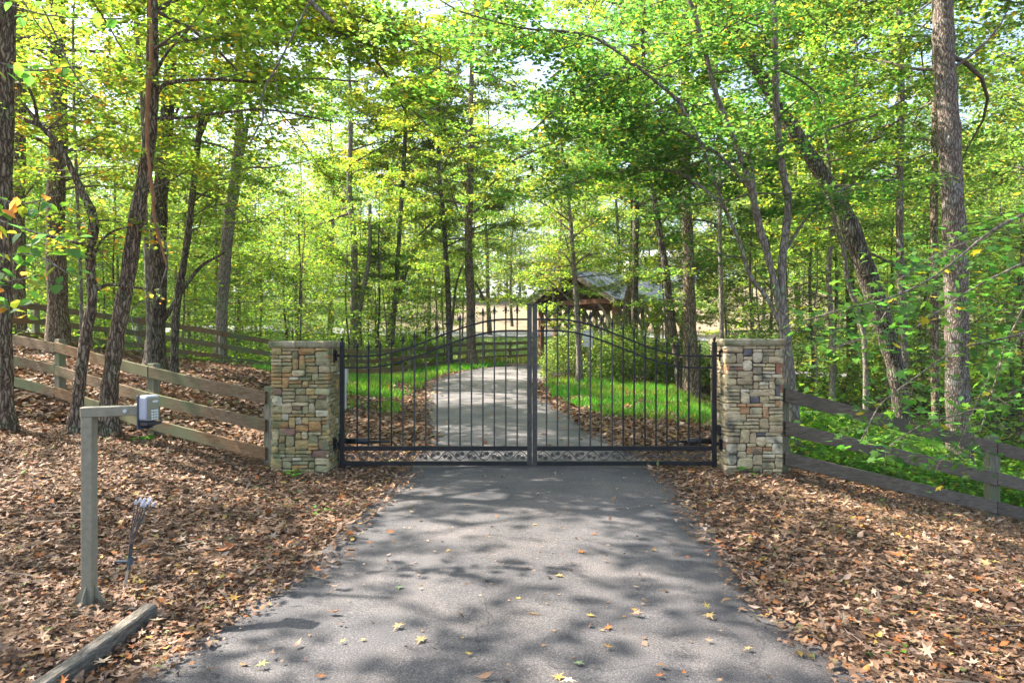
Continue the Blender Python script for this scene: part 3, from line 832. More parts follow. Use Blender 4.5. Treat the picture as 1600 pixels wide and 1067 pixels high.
# ================================================================== IRON GATE
iron = noise_mat('black_iron', [(.3, (.010, .010, .011)), (.6, (.020, .020, .021)), (.75, (.05, .046, .042))], 22, rough=.55, bump=.15, spec=.28, dist=.002)
iron_worn = noise_mat('worn_iron', [(.3, (.026, .023, .02)), (.55, (.055, .05, .043)), (.75, (.10, .09, .075))], 26, rough=.5, bump=.2, spec=.5, dist=.002)
iron_vine = noise_mat('vine_iron', [(.3, (.035, .028, .024)), (.7, (.095, .08, .068))], 26, rough=.5, bump=.2, spec=.5, dist=.002)
GYp = 8.0
def gate_leaf(xh, xc, label, sgn, hinge_mat, stile_mat):
    """xh hinge side x, xc centre stile x; sgn +1 when the hinge is at the left"""
    root = empty('gate_leaf', (xh, GYp, .03), label, 'gate', 'two leaves of the iron gate')
    zt = lambda x: 1.5 - (py_rail(x) - 533.5) * GYp / F
    def py_rail(x):
        t = (x - xh) / (xc - xh); s = float(ss(.12, .88, t)); return 556.5 + (499 - 556.5) * s
    # stiles
    mb = MB(); mb.box((xh, GYp, .76), (.05, .05, 1.47)); p = mb.build('hinge_stile', hinge_mat, root, bevel=.003)
    mb = MB(); mb.lathe((xh, GYp, 1.495), [(.012, 0), (.012, .014), (.020, .018)]); mb.ball((xh, GYp, 1.53), .022); mb.build('ball_finial', hinge_mat, p, smooth=True)
    mb = MB(); mb.box((xc, GYp, .975), (.055, .055, 1.90)); p = mb.build('meeting_stile', stile_mat, root, bevel=.003)
    mb = MB(); mb.box((xc, GYp, 1.935), (.066, .066, .016)); mb.build('stile_cap', stile_mat, p, bevel=.004)
    a = min(xh, xc) + .026; b_ = max(xh, xc) - .026
    mb = MB(); mb.box(((a + b_) / 2, GYp, .250), (b_ - a, .044, .052)); mb.build('middle_rail', iron, root, bevel=.003)
    mb = MB(); mb.box(((a + b_) / 2, GYp, .075), (b_ - a, .044, .048)); mb.build('bottom_rail', iron, root, bevel=.003)
    for off, nm in ((0, 'upper_arched_rail'), (-.134, 'lower_arched_rail')):
        mb = MB(); n = 36; rings = []
        for k in range(n + 1):
            x = a + (b_ - a) * k / n; z = zt(x) + off
            rings.append([Vector((x, GYp + dy, z + dz)) for dy, dz in ((-.008, -.011), (.008, -.011), (.008, .011), (-.008, .011))])
        mb.loft(rings); mb.build(nm, hinge_mat, root)
    n = 15
    fin = None
    for k in range(n):
        x = xh + (xc - xh) * ((.18 if 0 else 0.0) + (k + 1.28) / (n + 1.35))
        top = zt(x) + .075
        mb = MB(); mb.box((x, GYp + .020, (.27 + top) / 2 - .02), (.0175, .0175, top - .27 + .04))
        pk = mb.build('picket', stile_mat if abs(x) < 1.3 else hinge_mat, root)
        pk.location = (0, 0, 0)
        # spear head with a small crosspiece
        mb = MB(); c = Vector((x, GYp + .020, top))
        mb.lathe(c, [(.015, 0), (.017, .008), (.010, .014), (.012, .022), (.017, .042), (.0105, .07), (.001, .105)], 6)
        mb.box(c + Vector((0, 0, .030)), (.062, .008, .008))
        for s in (-1, 1): mb.tube([c + Vector((s * .02, 0, .03)), c + Vector((s * .031, 0, .020)), c + Vector((s * .037, 0, .034))], .0045, 5)
        mb.build('spear_head', iron, pk)
    # vine scrollwork between the two lower rails
    zc = .1625; amp = .052; per = .285; L = b_ - a; ns = int(L / per * 16)
    mb = MB()
    mb.tube([(a + L * k / ns, GYp, zc + amp * math.sin(2 * math.pi * (L * k / ns) / per)) for k in range(ns + 1)], .006, 5)
    mb.build('vine_scroll', iron_vine, root, smooth=True)
    nl = int(L / (per / 2))
    vr = random.Random(int(100 * abs(xh)))
    leafp = [(0, -.028), (.012, -.018), (.026, -.022), (.022, -.006), (.034, .004), (.018, .012), (.014, .028), (0, .018), (-.014, .028), (-.018, .012), (-.034, .004), (-.022, -.006), (-.026, -.022), (-.012, -.018)]
    for k in range(nl):
        x = a + (k + .5) * per / 2
        up = 1 if math.sin(2 * math.pi * (x - a) / per) < 0 else -1
        c = Vector((x - .018, GYp, zc + up * .016))
        mb = MB()
        pts = [c + Vector((.024 * math.cos(t), 0, .024 * math.sin(t))) for t in np.linspace(-1.2, 4.3, 11)]
        mb.tube(pts, .0048, 5); t2 = [c + Vector((.024 * math.cos(t) + .03, 0, .024 * math.sin(t) - up * .01)) for t in np.linspace(.3, 3.8, 8)]
        mb.tube(t2, .004, 5); mb.build('tendril', iron_vine, root, smooth=True)
        for j in range(2):
            an = vr.uniform(-.9, .9) + (0 if up > 0 else math.pi); lc = Vector((x + (.030 if j else -.034), GYp - .006, zc + up * (.026 if j else .006)))
            s = vr.uniform(.75, 1.0)
            pts = [lc + Vector(((p[0] * math.cos(an) - p[1] * math.sin(an)) * s, 0, (p[0] * math.sin(an) + p[1] * math.cos(an)) * s)) for p in leafp]
            mb = MB(); mb.prism(pts, (0, .006, 0)); mb.build('iron_leaf', iron_vine, root)
    return root
gl = gate_leaf(-1.99, .205, 'left leaf of the black iron driveway gate', 1, iron, iron_worn)
gr = gate_leaf(2.37, .268, 'right leaf of the black iron driveway gate', -1, iron, iron_worn)
# hinges
for root, x, s in ((gl, -2.045, -1), (gr, 2.42, 1)):
    for z in (1.335, .30):
        mb = MB(); mb.box((x, GYp + .01, z), (.07, .05, .035)); mb.lathe((x + s * .012, GYp - .01, z - .06), [(.014, 0), (.014, .12)], 8)
        mb.box((x + s * .035, GYp + .01, z), (.012, .10, .16))
        mb.build('hinge', iron, root, bevel=.002)
# opener motors behind the leaves
plastic = noise_mat('black_plastic', [(.3, (.012, .013, .016)), (.7, (.03, .032, .036))], 20, rough=.45, bump=0, spec=.5)
def opener(x, s, label):
    root = empty('gate_opener', (x, 8.45, .2), label, 'gate opener')
    mb = MB(); mb.box((x + s * .03, 8.30, .30), (.05, .12, .24)); mb.build('mounting_bracket', plastic, root, bevel=.004)
    a = Vector((x - s * .02, 8.26, .30)); b_ = Vector((x - s * .62, 8.06, .315))
    mb = MB(); mb.tube([a, a.lerp(b_, .55)], .036, 10); mb.build('motor_housing', plastic, root, smooth=True)
    mb = MB(); mb.tube([a.lerp(b_, .5), b_], .015, 8); mb.build('push_rod', plastic, root, smooth=True)
    mb = MB(); mb.tube([a + Vector((s * .03, 0, -.03)), a + Vector((s * .05, -.05, -.12)), a + Vector((s * .055, -.04, -.30))], .012, 7); mb.build('cable', plastic, root, smooth=True)
opener(-2.06, -1, 'black arm of the gate opener behind the foot of the left gate leaf')
opener(2.43, 1, 'black arm of the gate opener behind the foot of the right gate leaf')
mb = MB(); mb.box((2.43, 8.04, .46), (.035, .10, .12)); mb.build('control_box', plastic, None, bevel=.006, label='small square black box on the side of the right stone pillar', cat='box')

# ================================================================== BOARD FENCES
wood_mossy = noise_mat('weathered_board', [(.28, (.075, .055, .035)), (.5, (.16, .115, .07)), (.72, (.26, .20, .13))], 7, (1.2, 1.2, 9), .9, .5, 30, .15, dist=.004, patch=(1.6, (.13, .145, .075), .48, .62), rnd=.15)
wood_orange = noise_mat('rusty_board', [(.28, (.10, .06, .03)), (.5, (.19, .115, .06)), (.72, (.27, .19, .11))], 7, (1.2, 1.2, 9), .9, .5, 30, .15, dist=.004, patch=(1.3, (.14, .145, .08), .46, .58), rnd=.15)
wood_dark = noise_mat('dark_board', [(.28, (.065, .052, .04)), (.5, (.15, .12, .094)), (.72, (.24, .20, .16))], 7, (1.2, 1.2, 9), .9, .5, 30, .15, dist=.004, patch=(1.5, (.11, .10, .075), .5, .65), rnd=.15)
wood_post = noise_mat('grey_post', [(.28, (.10, .09, .065)), (.5, (.19, .18, .13)), (.72, (.30, .285, .22))], 6, (9, 9, 1), .9, .4, 20, .15, dist=.004, patch=(2.5, (.13, .16, .08), .45, .65), rnd=.12)
def fence(pts, H, rails, label, bmats, pmat, seed, bh=.145, front=-1, thick=.034, skip_first=False, group=None, top_over=0.0, post=.13):
    rng = random.Random(seed)
    x0, y0 = pts[0]
    root = empty('board_fence', (x0, y0, g(x0, y0)), label, 'fence', group)
    for i, (x, y) in enumerate(pts):
        a = pts[max(0, i - 1)]; b_ = pts[min(len(pts) - 1, i + 1)]
        an = math.atan2(b_[1] - a[1], b_[0] - a[0])
        mb = MB(); z = g(x, y); mb.box((x, y, z + (H - .25) / 2 - .0), (post, .10, H + .27), Matrix.Rotation(an, 3, 'Z')); mb.build('post', pmat, root, bevel=.006)
    for i in range(len(pts) - 1):
        (xa, ya), (xb, yb) = pts[i], pts[i + 1]
        d = Vector((xb - xa, yb - ya, 0)).normalized(); nrm = Vector((-d.y, d.x, 0))
        if nrm.y * front < 0: nrm = -nrm
        off = nrm * (.05 + thick / 2 + .002)
        for k, h in enumerate(rails):
            mb = MB(); n = 6; rings = []
            za = g(xa, ya) + h + rng.uniform(-.012, .012); zb = g(xb, yb) + h + rng.uniform(-.012, .012)
            sag = rng.uniform(-.012, .006)
            for q in range(n + 1):
                t = q / n; c = Vector((xa + (xb - xa) * t, ya + (yb - ya) * t, za + (zb - za) * t + sag * math.sin(math.pi * t))) + off + nrm * rng.uniform(-.003, .003)
                if q == 0: c = c + d * .004
                if q == n: c = c - d * .004
                rings.append([c - nrm * thick / 2 + Vector((0, 0, -bh / 2)), c + nrm * thick / 2 + Vector((0, 0, -bh / 2)), c + nrm * thick / 2 + Vector((0, 0, bh / 2)), c - nrm * thick / 2 + Vector((0, 0, bh / 2))])
            mb.loft(rings)
            mb.build('board', rng.choice(bmats), root, bevel=.004)
    return root
R3 = (.165, .49, .83)
fence([(-2.88, 8.15), (-4.72, 9.0), (-6.75, 10.2), (-8.7, 11.3), (-10.6, 12.4)], .94, R3, 'weathered three-board fence climbing the leafy bank left of the mossy pillar', [wood_mossy, wood_mossy, wood_orange], wood_post, 3, front=-1)
fence([(-12.2, 14.6), (-11.85, 17.0), (-10.2, 18.7), (-8.6, 20.2), (-7.4, 21.6), (-6.3, 22.9), (-5.3, 24.8), (-4.1, 27.4), (-2.7, 30.4), (-1.4, 33.6), (-.1, 36.8), (1.4, 40.0)], 1.0, (.2, .55, .90),
      'brown board fence behind the leafy bank, continuing along the driveway beyond the gate', [wood_mossy, wood_orange, wood_mossy], wood_post, 4)
fence([(3.25, 8.25), (6.15, 8.75), (8.7, 9.3), (11.2, 9.9)], 1.06, (.17, .54, .93), 'dark weathered three-board fence running downhill from the right pillar', [wood_dark], wood_post, 6, bh=.16, post=.16)
fence([(14 + 3 * k, 44.6) for k in range(7)], 1.15, (.3, .65, 1.0), 'distant dark rail fence beside the pale road on the right', [wood_dark], wood_dark, 8)

# ================================================================== KEYPAD POST
post_paint = noise_mat('olive_grey_paint', [(.3, (.19, .175, .12)), (.6, (.26, .24, .17)), (.8, (.32, .30, .22))], 30, rough=.6, bump=.2, dist=.002, bscale=90, spec=.4)
kx, ky = -2.39, 3.86
kz = g(kx, ky)
kroot = empty('keypad_post', (kx, ky, kz), 'olive painted square gooseneck post holding the entry keypad beside the drive', 'keypad post')
mb = MB(); mb.box((kx, ky, kz + .535), (.062, .062, 1.07)); mb.build('upright', post_paint, kroot, bevel=.004)
Mr = Matrix.Rotation(R(9), 3, 'Z') @ Matrix.Rotation(R(-1.5), 3, 'Y')
ad = Mr @ Vector((1, 0, 0))
mb = MB(); ac = Vector((kx, ky, kz + 1.099)) + ad * .125; mb.box(ac, (.325, .062, .058), Mr); mb.build('arm', post_paint, kroot, bevel=.004)
for dx, dy in ((1, 0), (-1, 0), (0, -1), (0, 1)):
    mb = MB(); b0 = Vector((kx + dx * .0345, ky + dy * .0345, kz)); tdir = Vector((dy, dx, 0)) * .004
    mb.prism([b0 - tdir + Vector((0, 0, -.02)), b0 - tdir + Vector((dx * .075, dy * .075, -.02)), b0 - tdir + Vector((dx * .06, dy * .06, .01)), b0 - tdir + Vector((0, 0, .125))], tdir * 2)
    mb.build('gusset', post_paint, kroot)
mb = MB(); mb.box((kx, ky, kz - .005), (.2, .2, .012)); mb.build('base_plate', post_paint, kroot)
bolt_mat = noise_mat('pale_bolt', [(.3, (.45, .5, .45)), (.7, (.6, .62, .58))], 20, rough=.4, bump=0)
mb = MB(); mb.tube([ac + Mr @ Vector((.075, -.031, 0)), ac + Mr @ Vector((.075, -.040, 0))], .011, 8); mb.build('bolt', bolt_mat, kroot)
# keypad
grey_pl = noise_mat('silver_blue_plastic', [(.3, (.30, .32, .38)), (.7, (.38, .41, .48))], 15, rough=.4, bump=0, spec=.5)
face_pl, nt, b = new_mat('brushed_face'); b.inputs['Base Color'].default_value = (.30, .33, .27, 1); b.inputs['Metallic'].default_value = .75; b.inputs['Roughness'].default_value = .28
key_mat = noise_mat('key_button', [(.3, (.55, .58, .52)), (.7, (.7, .72, .66))], 20, rough=.5, bump=0)
dark_pl = noise_mat('slate_plate', [(.3, (.045, .065, .085)), (.7, (.08, .11, .14))], 15, rough=.5, bump=0)
end = Vector((kx, ky, kz + 1.099)) + ad * .29
Mk = Matrix.Rotation(R(-20), 3, 'Z')
kp = empty('entry_keypad', end, 'grey entry keypad with twelve buttons on the end of the gooseneck arm', 'keypad')
def kl(x, y, z): return end + Mk @ Vector((x, y, z))
mb = MB(); mb.box(kl(.006, 0, -.012), (.010, .108, .195), Mk); mb.build('back_plate', dark_pl, kp, bevel=.003)
def rbox(c0, dims, M, r, n=4):
    """box whose outline in its local yz plane has rounded corners, extruded along x"""
    sy, sz = dims[1] / 2, dims[2] / 2; pts = []
    for cy, cz, a0 in ((sy - r, sz - r, 0), (-sy + r, sz - r, 90), (-sy + r, -sz + r, 180), (sy - r, -sz + r, 270)):
        for k in range(n + 1):
            a = R(a0 + 90 * k / n); pts.append((cy + r * math.cos(a), cz + r * math.sin(a)))
    mb = MB(); X0 = -dims[0] / 2
    rings = [[c0 + M @ Vector((X0 + x, p[0] * s, p[1] * s)) for p in pts] for x, s in ((0, 1), (dims[0] * .86, 1), (dims[0], .93))]
    mb.loft(rings); return mb
rbox(kl(.038, 0, .012), (.054, .092, .145), Mk, .018).build('housing', grey_pl, kp, smooth=False)
rbox(kl(.0665, 0, .012), (.004, .077, .126), Mk, .012).build('face_panel', face_pl, kp)
for r_ in range(4):
    for c_ in range(3):
        mb = MB(); mb.box(kl(.0705, (c_ - 1) * .0165 + .006, -.002 - r_ * .0155), (.005, .012, .010), Mk); mb.build('button', key_mat, kp)
mb = MB(); mb.box(kl(.0695, .012, .05), (.002, .036, .012), Mk); mb.build('name_plate', key_mat, kp)
mb = MB(); mb.prism([kl(.03, -.05, -.067), kl(.03, -.05, -.09), kl(.055, -.03, -.102), kl(.078, .05, -.075), kl(.078, .05, -.067)], Mk @ Vector((-.02, .02, 0)))
mb.box(kl(.05, 0, -.074), (.05, .10, .018), Mk); mb.build('hood', plastic, kp)

# bundle of cables
wire_mat = noise_mat('dark_cable', [(.3, (.05, .05, .055)), (.7, (.14, .13, .13))], 40, rough=.6, bump=0)
nut_mat = noise_mat('white_wire_nut', [(.3, (.42, .44, .50)), (.7, (.58, .6, .66))], 20, rough=.5, bump=0)
conduit_mat = noise_mat('conduit', [(.3, (.38, .33, .24)), (.7, (.5, .44, .34))], 20, rough=.7, bump=0)
bx_, by_ = -2.32, 4.06; bz = g(bx_, by_)
cb = empty('cable_bundle', (bx_, by_, bz), 'loose bundle of grey cables with white tips sticking out of the leaves', 'cables')
rng = random.Random(9)
b0 = Vector((bx_, by_, bz - .02)); b1 = b0 + Vector((.05, .0, .22)); 
mb = MB(); mb.tube([b0, b1], .008, 7); mb.build('conduit', conduit_mat, cb)
for k in range(11):
    tip = Vector((bx_ + .135 + rng.uniform(-.038, .045), by_ + rng.uniform(-.035, .035), bz + .545 + rng.uniform(-.03, .02)))
    o1 = Vector((rng.uniform(-.008, .008), rng.uniform(-.008, .008), 0)); mid = b1.lerp(tip, .5) + Vector((-.022 + rng.uniform(-.012, .012), rng.uniform(-.02, .02), 0))
    P = catmull([tuple(b1 + o1 - Vector((.01, 0, .06))), tuple(b1 + o1 + Vector((.005, 0, .06))), tuple(mid), tuple(tip)], 4)
    mb = MB(); mb.tube([Vector(p) for p in P], .0032, 5); w_ = mb.build('cable', wire_mat, cb)
    d = (Vector(P[-1]) - Vector(P[-2])).normalized()
    mb = MB(); mb.tube([Vector(P[-1]) - d * .004, Vector(P[-1]) + d * .01, Vector(P[-1]) + d * .024], [.0085, .008, .004], 7); mb.build('wire_nut', nut_mat, w_)
mb = MB(); mb.box(b1 + Vector((-.045, 0, -.01)), (.09, .016, .010)); mb.tube([b1 + Vector((0, 0, -.03)), b1 + Vector((.004, 0, .02))], .014, 8); mb.build('cable_tie', dark_pl, cb)

# landscape timber
timber_mat = noise_mat('grey_timber', [(.28, (.07, .062, .05)), (.5, (.145, .13, .105)), (.72, (.27, .25, .215))], 8, (5, 2, 9), .95, .9, 14, .1, dist=.012)
ta = Vector((-1.94, 3.66, .045)); tb = Vector((-1.965, 2.6, .035))
mb = MB(); rng = random.Random(2); mb.beam(ta, tb, .072, .10, 9, .006, rng); mb.build('landscape_timber', timber_mat, None, bevel=.008, label='short grey weathered timber edging lying in the leaves at the bottom left', cat='timber')

# utility post
upaint = noise_mat('pale_grey_paint', [(.3, (.42, .43, .40)), (.7, (.55, .56, .53))], 12, rough=.6, bump=.1)
ux, uy = -3.42, 13.9; uz = g(ux, uy)
ur = empty('utility_post', (ux, uy, uz), 'pale grey utility post with a box head seen just behind the left gate post', 'utility post')
mb = MB(); mb.box((ux, uy, uz + .28), (.085, .085, .62)); mb.build('shaft', upaint, ur, bevel=.005)
mb = MB(); mb.box((ux + .01, uy, uz + .70), (.13, .12, .30)); mb.build('meter_box', upaint, ur, bevel=.006)
mb = MB(); mb.box((ux + .01, uy, uz + .862), (.15, .14, .022)); mb.build('lid', upaint, ur)

# small printed sign
sign_mat = noise_mat('sign_white', [(.3, (.62, .64, .60)), (.7, (.72, .74, .70))], 9, rough=.5, bump=0)
ink, nt, b = new_mat('sign_ink'); b.inputs['Base Color'].default_value = (.04, .04, .045, 1)
sx_, sy_ = W(918.5, 530, 18.6).x, 18.6; sz_ = g(sx_, sy_)
sr = empty('notice_sign', (sx_, sy_, sz_), 'small white notice sign with lines of black text on a stake beyond the gate', 'sign')
st = W(918.5, 516, sy_).z; sb = W(918.5, 541.5, sy_).z; sw = 15.6 * sy_ / F
mb = MB(); mb.box((sx_, sy_, (st + sb) / 2), (sw, .006, st - sb)); pl_ = mb.build('sign_board', sign_mat, sr)
mb = MB(); mb.box((sx_, sy_ + .02, (sb + sz_) / 2 + .1), (.035, .03, sb - sz_ + .3)); mb.build('stake', wood_post, sr)
lines = ['PRIVATE', 'DRIVE', 'NO TRESPASS', 'VEHICLES', 'NO EXIT']
for t_, (txt, fz) in enumerate(((lines[0], .93), (lines[1], .665), (lines[2], .465), (lines[3], .27), (lines[4], .095))):
    cu = bpy.data.curves.new('sign_text', 'FONT'); cu.body = txt; cu.size = .085 if len(txt) < 9 else .055; cu.align_x = 'CENTER'; cu.align_y = 'CENTER'; cu.extrude = .0008
    tmp = bpy.data.objects.new('sign_text', cu); col.objects.link(tmp)
    dg = bpy.context.evaluated_depsgraph_get(); me = bpy.data.meshes.new_from_object(tmp.evaluated_get(dg)); bpy.data.objects.remove(tmp)
    me.materials.clear(); me.materials.append(ink)
    o = bpy.data.objects.new('lettering', me); col.objects.link(o); o.parent = pl_
    o.location = (0, -.0045, sb + (st - sb) * (fz * .96) - sz_); o.rotation_euler = (R(90), 0, 0)

# ================================================================== COVERED BRIDGE
timber_red = noise_mat('red_brown_timber', [(.3, (.09, .042, .026)), (.5, (.20, .09, .055)), (.7, (.30, .16, .10))], 6, (2, 2, 6), .85, .3, bump and None if False else 14, .2) if False else noise_mat('red_brown_timber', [(.3, (.09, .042, .026)), (.5, (.20, .09, .055)), (.7, (.30, .16, .10))], 6, (2, 2, 6), .85, .3)
timber_grey = noise_mat('grey_brown_timber', [(.3, (.10, .08, .06)), (.5, (.19, .155, .12)), (.7, (.28, .24, .19))], 6, (6, 6, 1), .85, .3)
metal_roof = noise_mat('grey_metal_roof', [(.3, (.055, .065, .08)), (.7, (.10, .115, .14))], 2, (1, 1, 1), .35, 0, metal=.3, spec=.5)
A_ = Vector((5.3, 33, 0)); dr = Vector((.77, .64, 0)).normalized(); pr_ = Vector((-dr.y, dr.x, 0)); WB = 6.4; LB = 5.6; ze = 3.5; zp = 5.15
gb = g(A_.x, A_.y)
br = empty('covered_bridge', A_ + pr_ * WB / 2 + Vector((0, 0, gb)), 'red brown timber covered bridge with grey metal roof beyond the shrubs', 'covered bridge')
def bl(u, w, z): return A_ + dr * u + pr_ * w + Vector((0, 0, z))
for sgn in (0, 1):
    w0, w1 = (0, WB / 2) if sgn == 0 else (WB, WB / 2)
    npan = 11
    for k in range(npan):
        u0, u1 = -.5 + (LB + 1) * k / npan, -.5 + (LB + 1) * (k + 1) / npan - .02
        mb = MB(); n_ = Vector((0, 0, .05))
        mb.prism([bl(u0, w0, ze), bl(u1, w0, ze), bl(u1, w1, zp), bl(u0, w1, zp)], n_)
        mb.prism([bl(u0 - .015, w0, ze + .05), bl(u0 + .02, w0, ze + .05), bl(u0 + .02, w1, zp + .05), bl(u0 - .015, w1, zp + .05)], Vector((0, 0, .035)))
        mb.build('roof_panel', metal_roof, br)
    for k in range(12):
        u = .0 + LB * k / 11
        mb = MB(); mb.beam(bl(u, w0 + (.12 if sgn == 0 else -.12), ze - .05), bl(u, w1, zp - .13), .09, .17); mb.build('rafter', timber_red, br)
    for k in range(7):
        f = (k + .5) / 7.2; w = w0 + (w1 - w0) * f; z = ze + (zp - ze) * f - .02
        mb = MB(); mb.beam(bl(-.4, w, z), bl(LB + .4, w, z), .14, .035); mb.build('purlin', timber_red, br)
    mb = MB(); mb.beam(bl(-.48, w0, ze - .06), bl(-.48, w1, zp - .06), .05, .26); mb.build('barge_board', metal_roof if False else timber_grey, br)
    wq = w0 + (.5 if sgn == 0 else -.5)
    mb = MB(); mb.beam(bl(-.3, wq, ze - .02), bl(LB + .3, wq, ze - .02), .2, .3); mb.build('top_plate', timber_red, br)
    for k in range(6):
        u = .1 + (LB - .2) * k / 5; zb = g(bl(u, wq, 0).x, bl(u, wq, 0).y) - .1
        mb = MB(); mb.box(bl(u, wq, (ze - .17 + zb) / 2), (.22, .22, ze - .17 - zb), Matrix.Rotation(math.atan2(dr.y, dr.x), 3, 'Z')); mb.build('post', timber_red if k < 2 else timber_grey, br)
        for s in (-1, 1):
            if 0 <= k + s <= 5:
                mb = MB(); mb.beam(bl(u + s * .12, wq, ze - 1.25), bl(u + s * .95, wq, ze - .2), .13, .15); mb.build('knee_brace', timber_grey, br)
    mb = MB(); mb.beam(bl(0, wq, gb + .9), bl(LB, wq, gb + .9), .08, .16); mb.build('guard_rail', timber_grey, br)
for k in range(4):
    u = .1 + (LB - .2) * k / 3
    mb = MB(); mb.beam(bl(u, .5, ze + .02), bl(u, WB - .5, ze + .02), .18, .24); mb.build('tie_beam', timber_red, br)
for s, w in ((1, .6), (-1, WB - .6)):
    mb = MB(); mb.beam(bl(.1, w, ze - 1.2), bl(.1, w + s * .95, ze - .12), .13, .15); mb.build('knee_brace', timber_grey, br)

# ================================================================== FAR BUILDINGS
white_wall = noise_mat('white_siding', [(.3, (.72, .72, .74)), (.7, (.82, .82, .83))], 2, (1, 1, 12), .7, .2)
dark_glass, nt, b = new_mat('dark_window'); b.inputs['Base Color'].default_value = (.05, .06, .08, 1); b.inputs['Roughness'].default_value = .1
shingle = noise_mat('pale_roof', [(.3, (.34, .35, .38)), (.7, (.46, .47, .5))], 12, rough=.9, bump=.3)
def house(cx, cy, w, d, h, rh, label, zoff=0, wins=((-.2, .55), (.25, .55)), cat='house'):
    z0 = g(cx, cy) + zoff
    root = empty('house', (cx, cy, z0), label, cat)
    mb = MB(); mb.box((cx, cy, z0 + h / 2 - .3), (w, d, h + .6)); mb.build('wall', white_wall, root)
    for s in (-1, 1):
        mb = MB(); e = .4
        mb.prism([Vector((cx - w / 2 - e, cy + s * (d / 2 + e), z0 + h - .1)), Vector((cx + w / 2 + e, cy + s * (d / 2 + e), z0 + h - .1)), Vector((cx + w / 2 + e, cy, z0 + h + rh)), Vector((cx - w / 2 - e, cy, z0 + h + rh))], (0, 0, .12)); mb.build('roof', shingle, root)
        mb = MB(); mb.prism([Vector((cx + s * (w / 2 - .1), cy - d / 2, z0 + h)), Vector((cx + s * (w / 2 - .1), cy + d / 2, z0 + h)), Vector((cx + s * (w / 2 - .1), cy, z0 + h + rh - .05))], (s * .1, 0, 0)); mb.build('gable', white_wall, root)
    for fx, fz in wins:
        x = cx + fx * w; z = z0 + fz * h
        mb = MB(); mb.box((x, cy - d / 2 - .03, z), (1.1, .08, 1.3)); f = mb.build('window', white_wall, root)
        mb = MB(); mb.box((x, cy - d / 2 - .075, z), (.85, .02, 1.05)); mb.build('pane', dark_glass, f)
    return root
house(20.5, 96, 9, 7, 3.4, 1.3, 'white house with a pale roof high on the far hillside behind the covered bridge', .3, ((.0, .45), (.3, .45)))
house(-40.0, 54, 5, 5, 4.6, 1.6, 'small white outbuilding glimpsed between the trunks at the far left', 3.6, ((.18, .4),), 'outbuilding')

# ================================================================== GRASS AND UNDERGROWTH
def grass(name, label, polys, dens, h, colr, seed, w=.012, cond=None):
    rs = np.random.RandomState(seed); X = []; Y_ = []
    for poly in polys:
        poly = np.array(poly); n = int((np.ptp(poly[:, 0])) * (np.ptp(poly[:, 1])) * dens)
        x = rs.uniform(poly[:, 0].min(), poly[:, 0].max(), n); y = rs.uniform(poly[:, 1].min(), poly[:, 1].max(), n)
        k = in_poly(x + .25 * (vnoise(x, y, 6, 2.) - .5), y + .9 * (vnoise(x, y, 7, 1.) - .5), poly) & ~in_poly(x, y, ROAD_POLY)
        k &= rs.random(n) < ss(.2, .6, vnoise(x, y, 12, 1.6)) * .95 + .05
        X.append(x[k]); Y_.append(y[k])
    x = np.concatenate(X); y = np.concatenate(Y_); N_ = len(x)
    a = rs.uniform(0, 2 * np.pi, N_); hh = h * rs.uniform(.4, 1.3, N_); ln = rs.uniform(.1, .7, N_) * hh
    z = gz(x, y)
    b0 = np.stack([x - np.cos(a) * w, y - np.sin(a) * w, z], 1); b1 = np.stack([x + np.cos(a) * w, y + np.sin(a) * w, z], 1)
    a2 = rs.uniform(0, 2 * np.pi, N_)
    tp = np.stack([x + np.cos(a2) * ln, y + np.sin(a2) * ln, z + hh], 1)
    V = np.stack([b0, b1, tp], 1).reshape(-1, 3); f = np.arange(3 * N_).reshape(-1, 3)
    c = green(rs, N_, colr, .25, .03); m_ = (ss(.45, .75, vnoise(x, y, 23, .8)) * .7)[:, None]
    c = c * (1 - m_) + c * np.array([1.9, .95, 1.2]) * m_; dry = rs.random(N_) < .07; c[dry] = np.array([.24, .19, .09]) * np.exp(rs.normal(0, .2, (dry.sum(), 1))); c = np.repeat(c, 3, axis=0)
    o = np_mesh(name, [(V, f, c, 0)], [grass_mat], kind='stuff'); set_props(o, label, 'grass'); return N_
GB = (.07, .25, .02)
grass('grass', 'bright green grass strip right of the drive beyond the gate', [[(.9, 19.8), (1.0, 17), (1.9, 13.6), (3.4, 11.3), (4.8, 10.6), (6.6, 13), (6.2, 17.5), (4.5, 19.5), (2, 22), (1.4, 22)]], 900, .15, GB, 1)
grass('grass', 'bright green grass patches left of the drive beyond the gate', [[(-2.35, 16.5), (-2.7, 20), (-2.3, 23.8), (-1.2, 26.4), (-.2, 29), (-2.2, 30), (-4.8, 25.4), (-6, 23), (-7.5, 20.5), (-7.0, 18.3), (-4.6, 17.6), (-3.6, 16.5)], [(-2.3, 13.8), (-2.5, 15.6), (-3.6, 15.3), (-3.3, 14)]], 500, .16, GB, 2)
grass('grass', 'rough sunlit grass on the flat beyond the bend', [[(-8, 27), (-8, 45), (14, 45), (16, 33), (4, 32), (0, 31), (-3, 31)]], 60, .22, (.12, .2, .04), 3, w=.03)

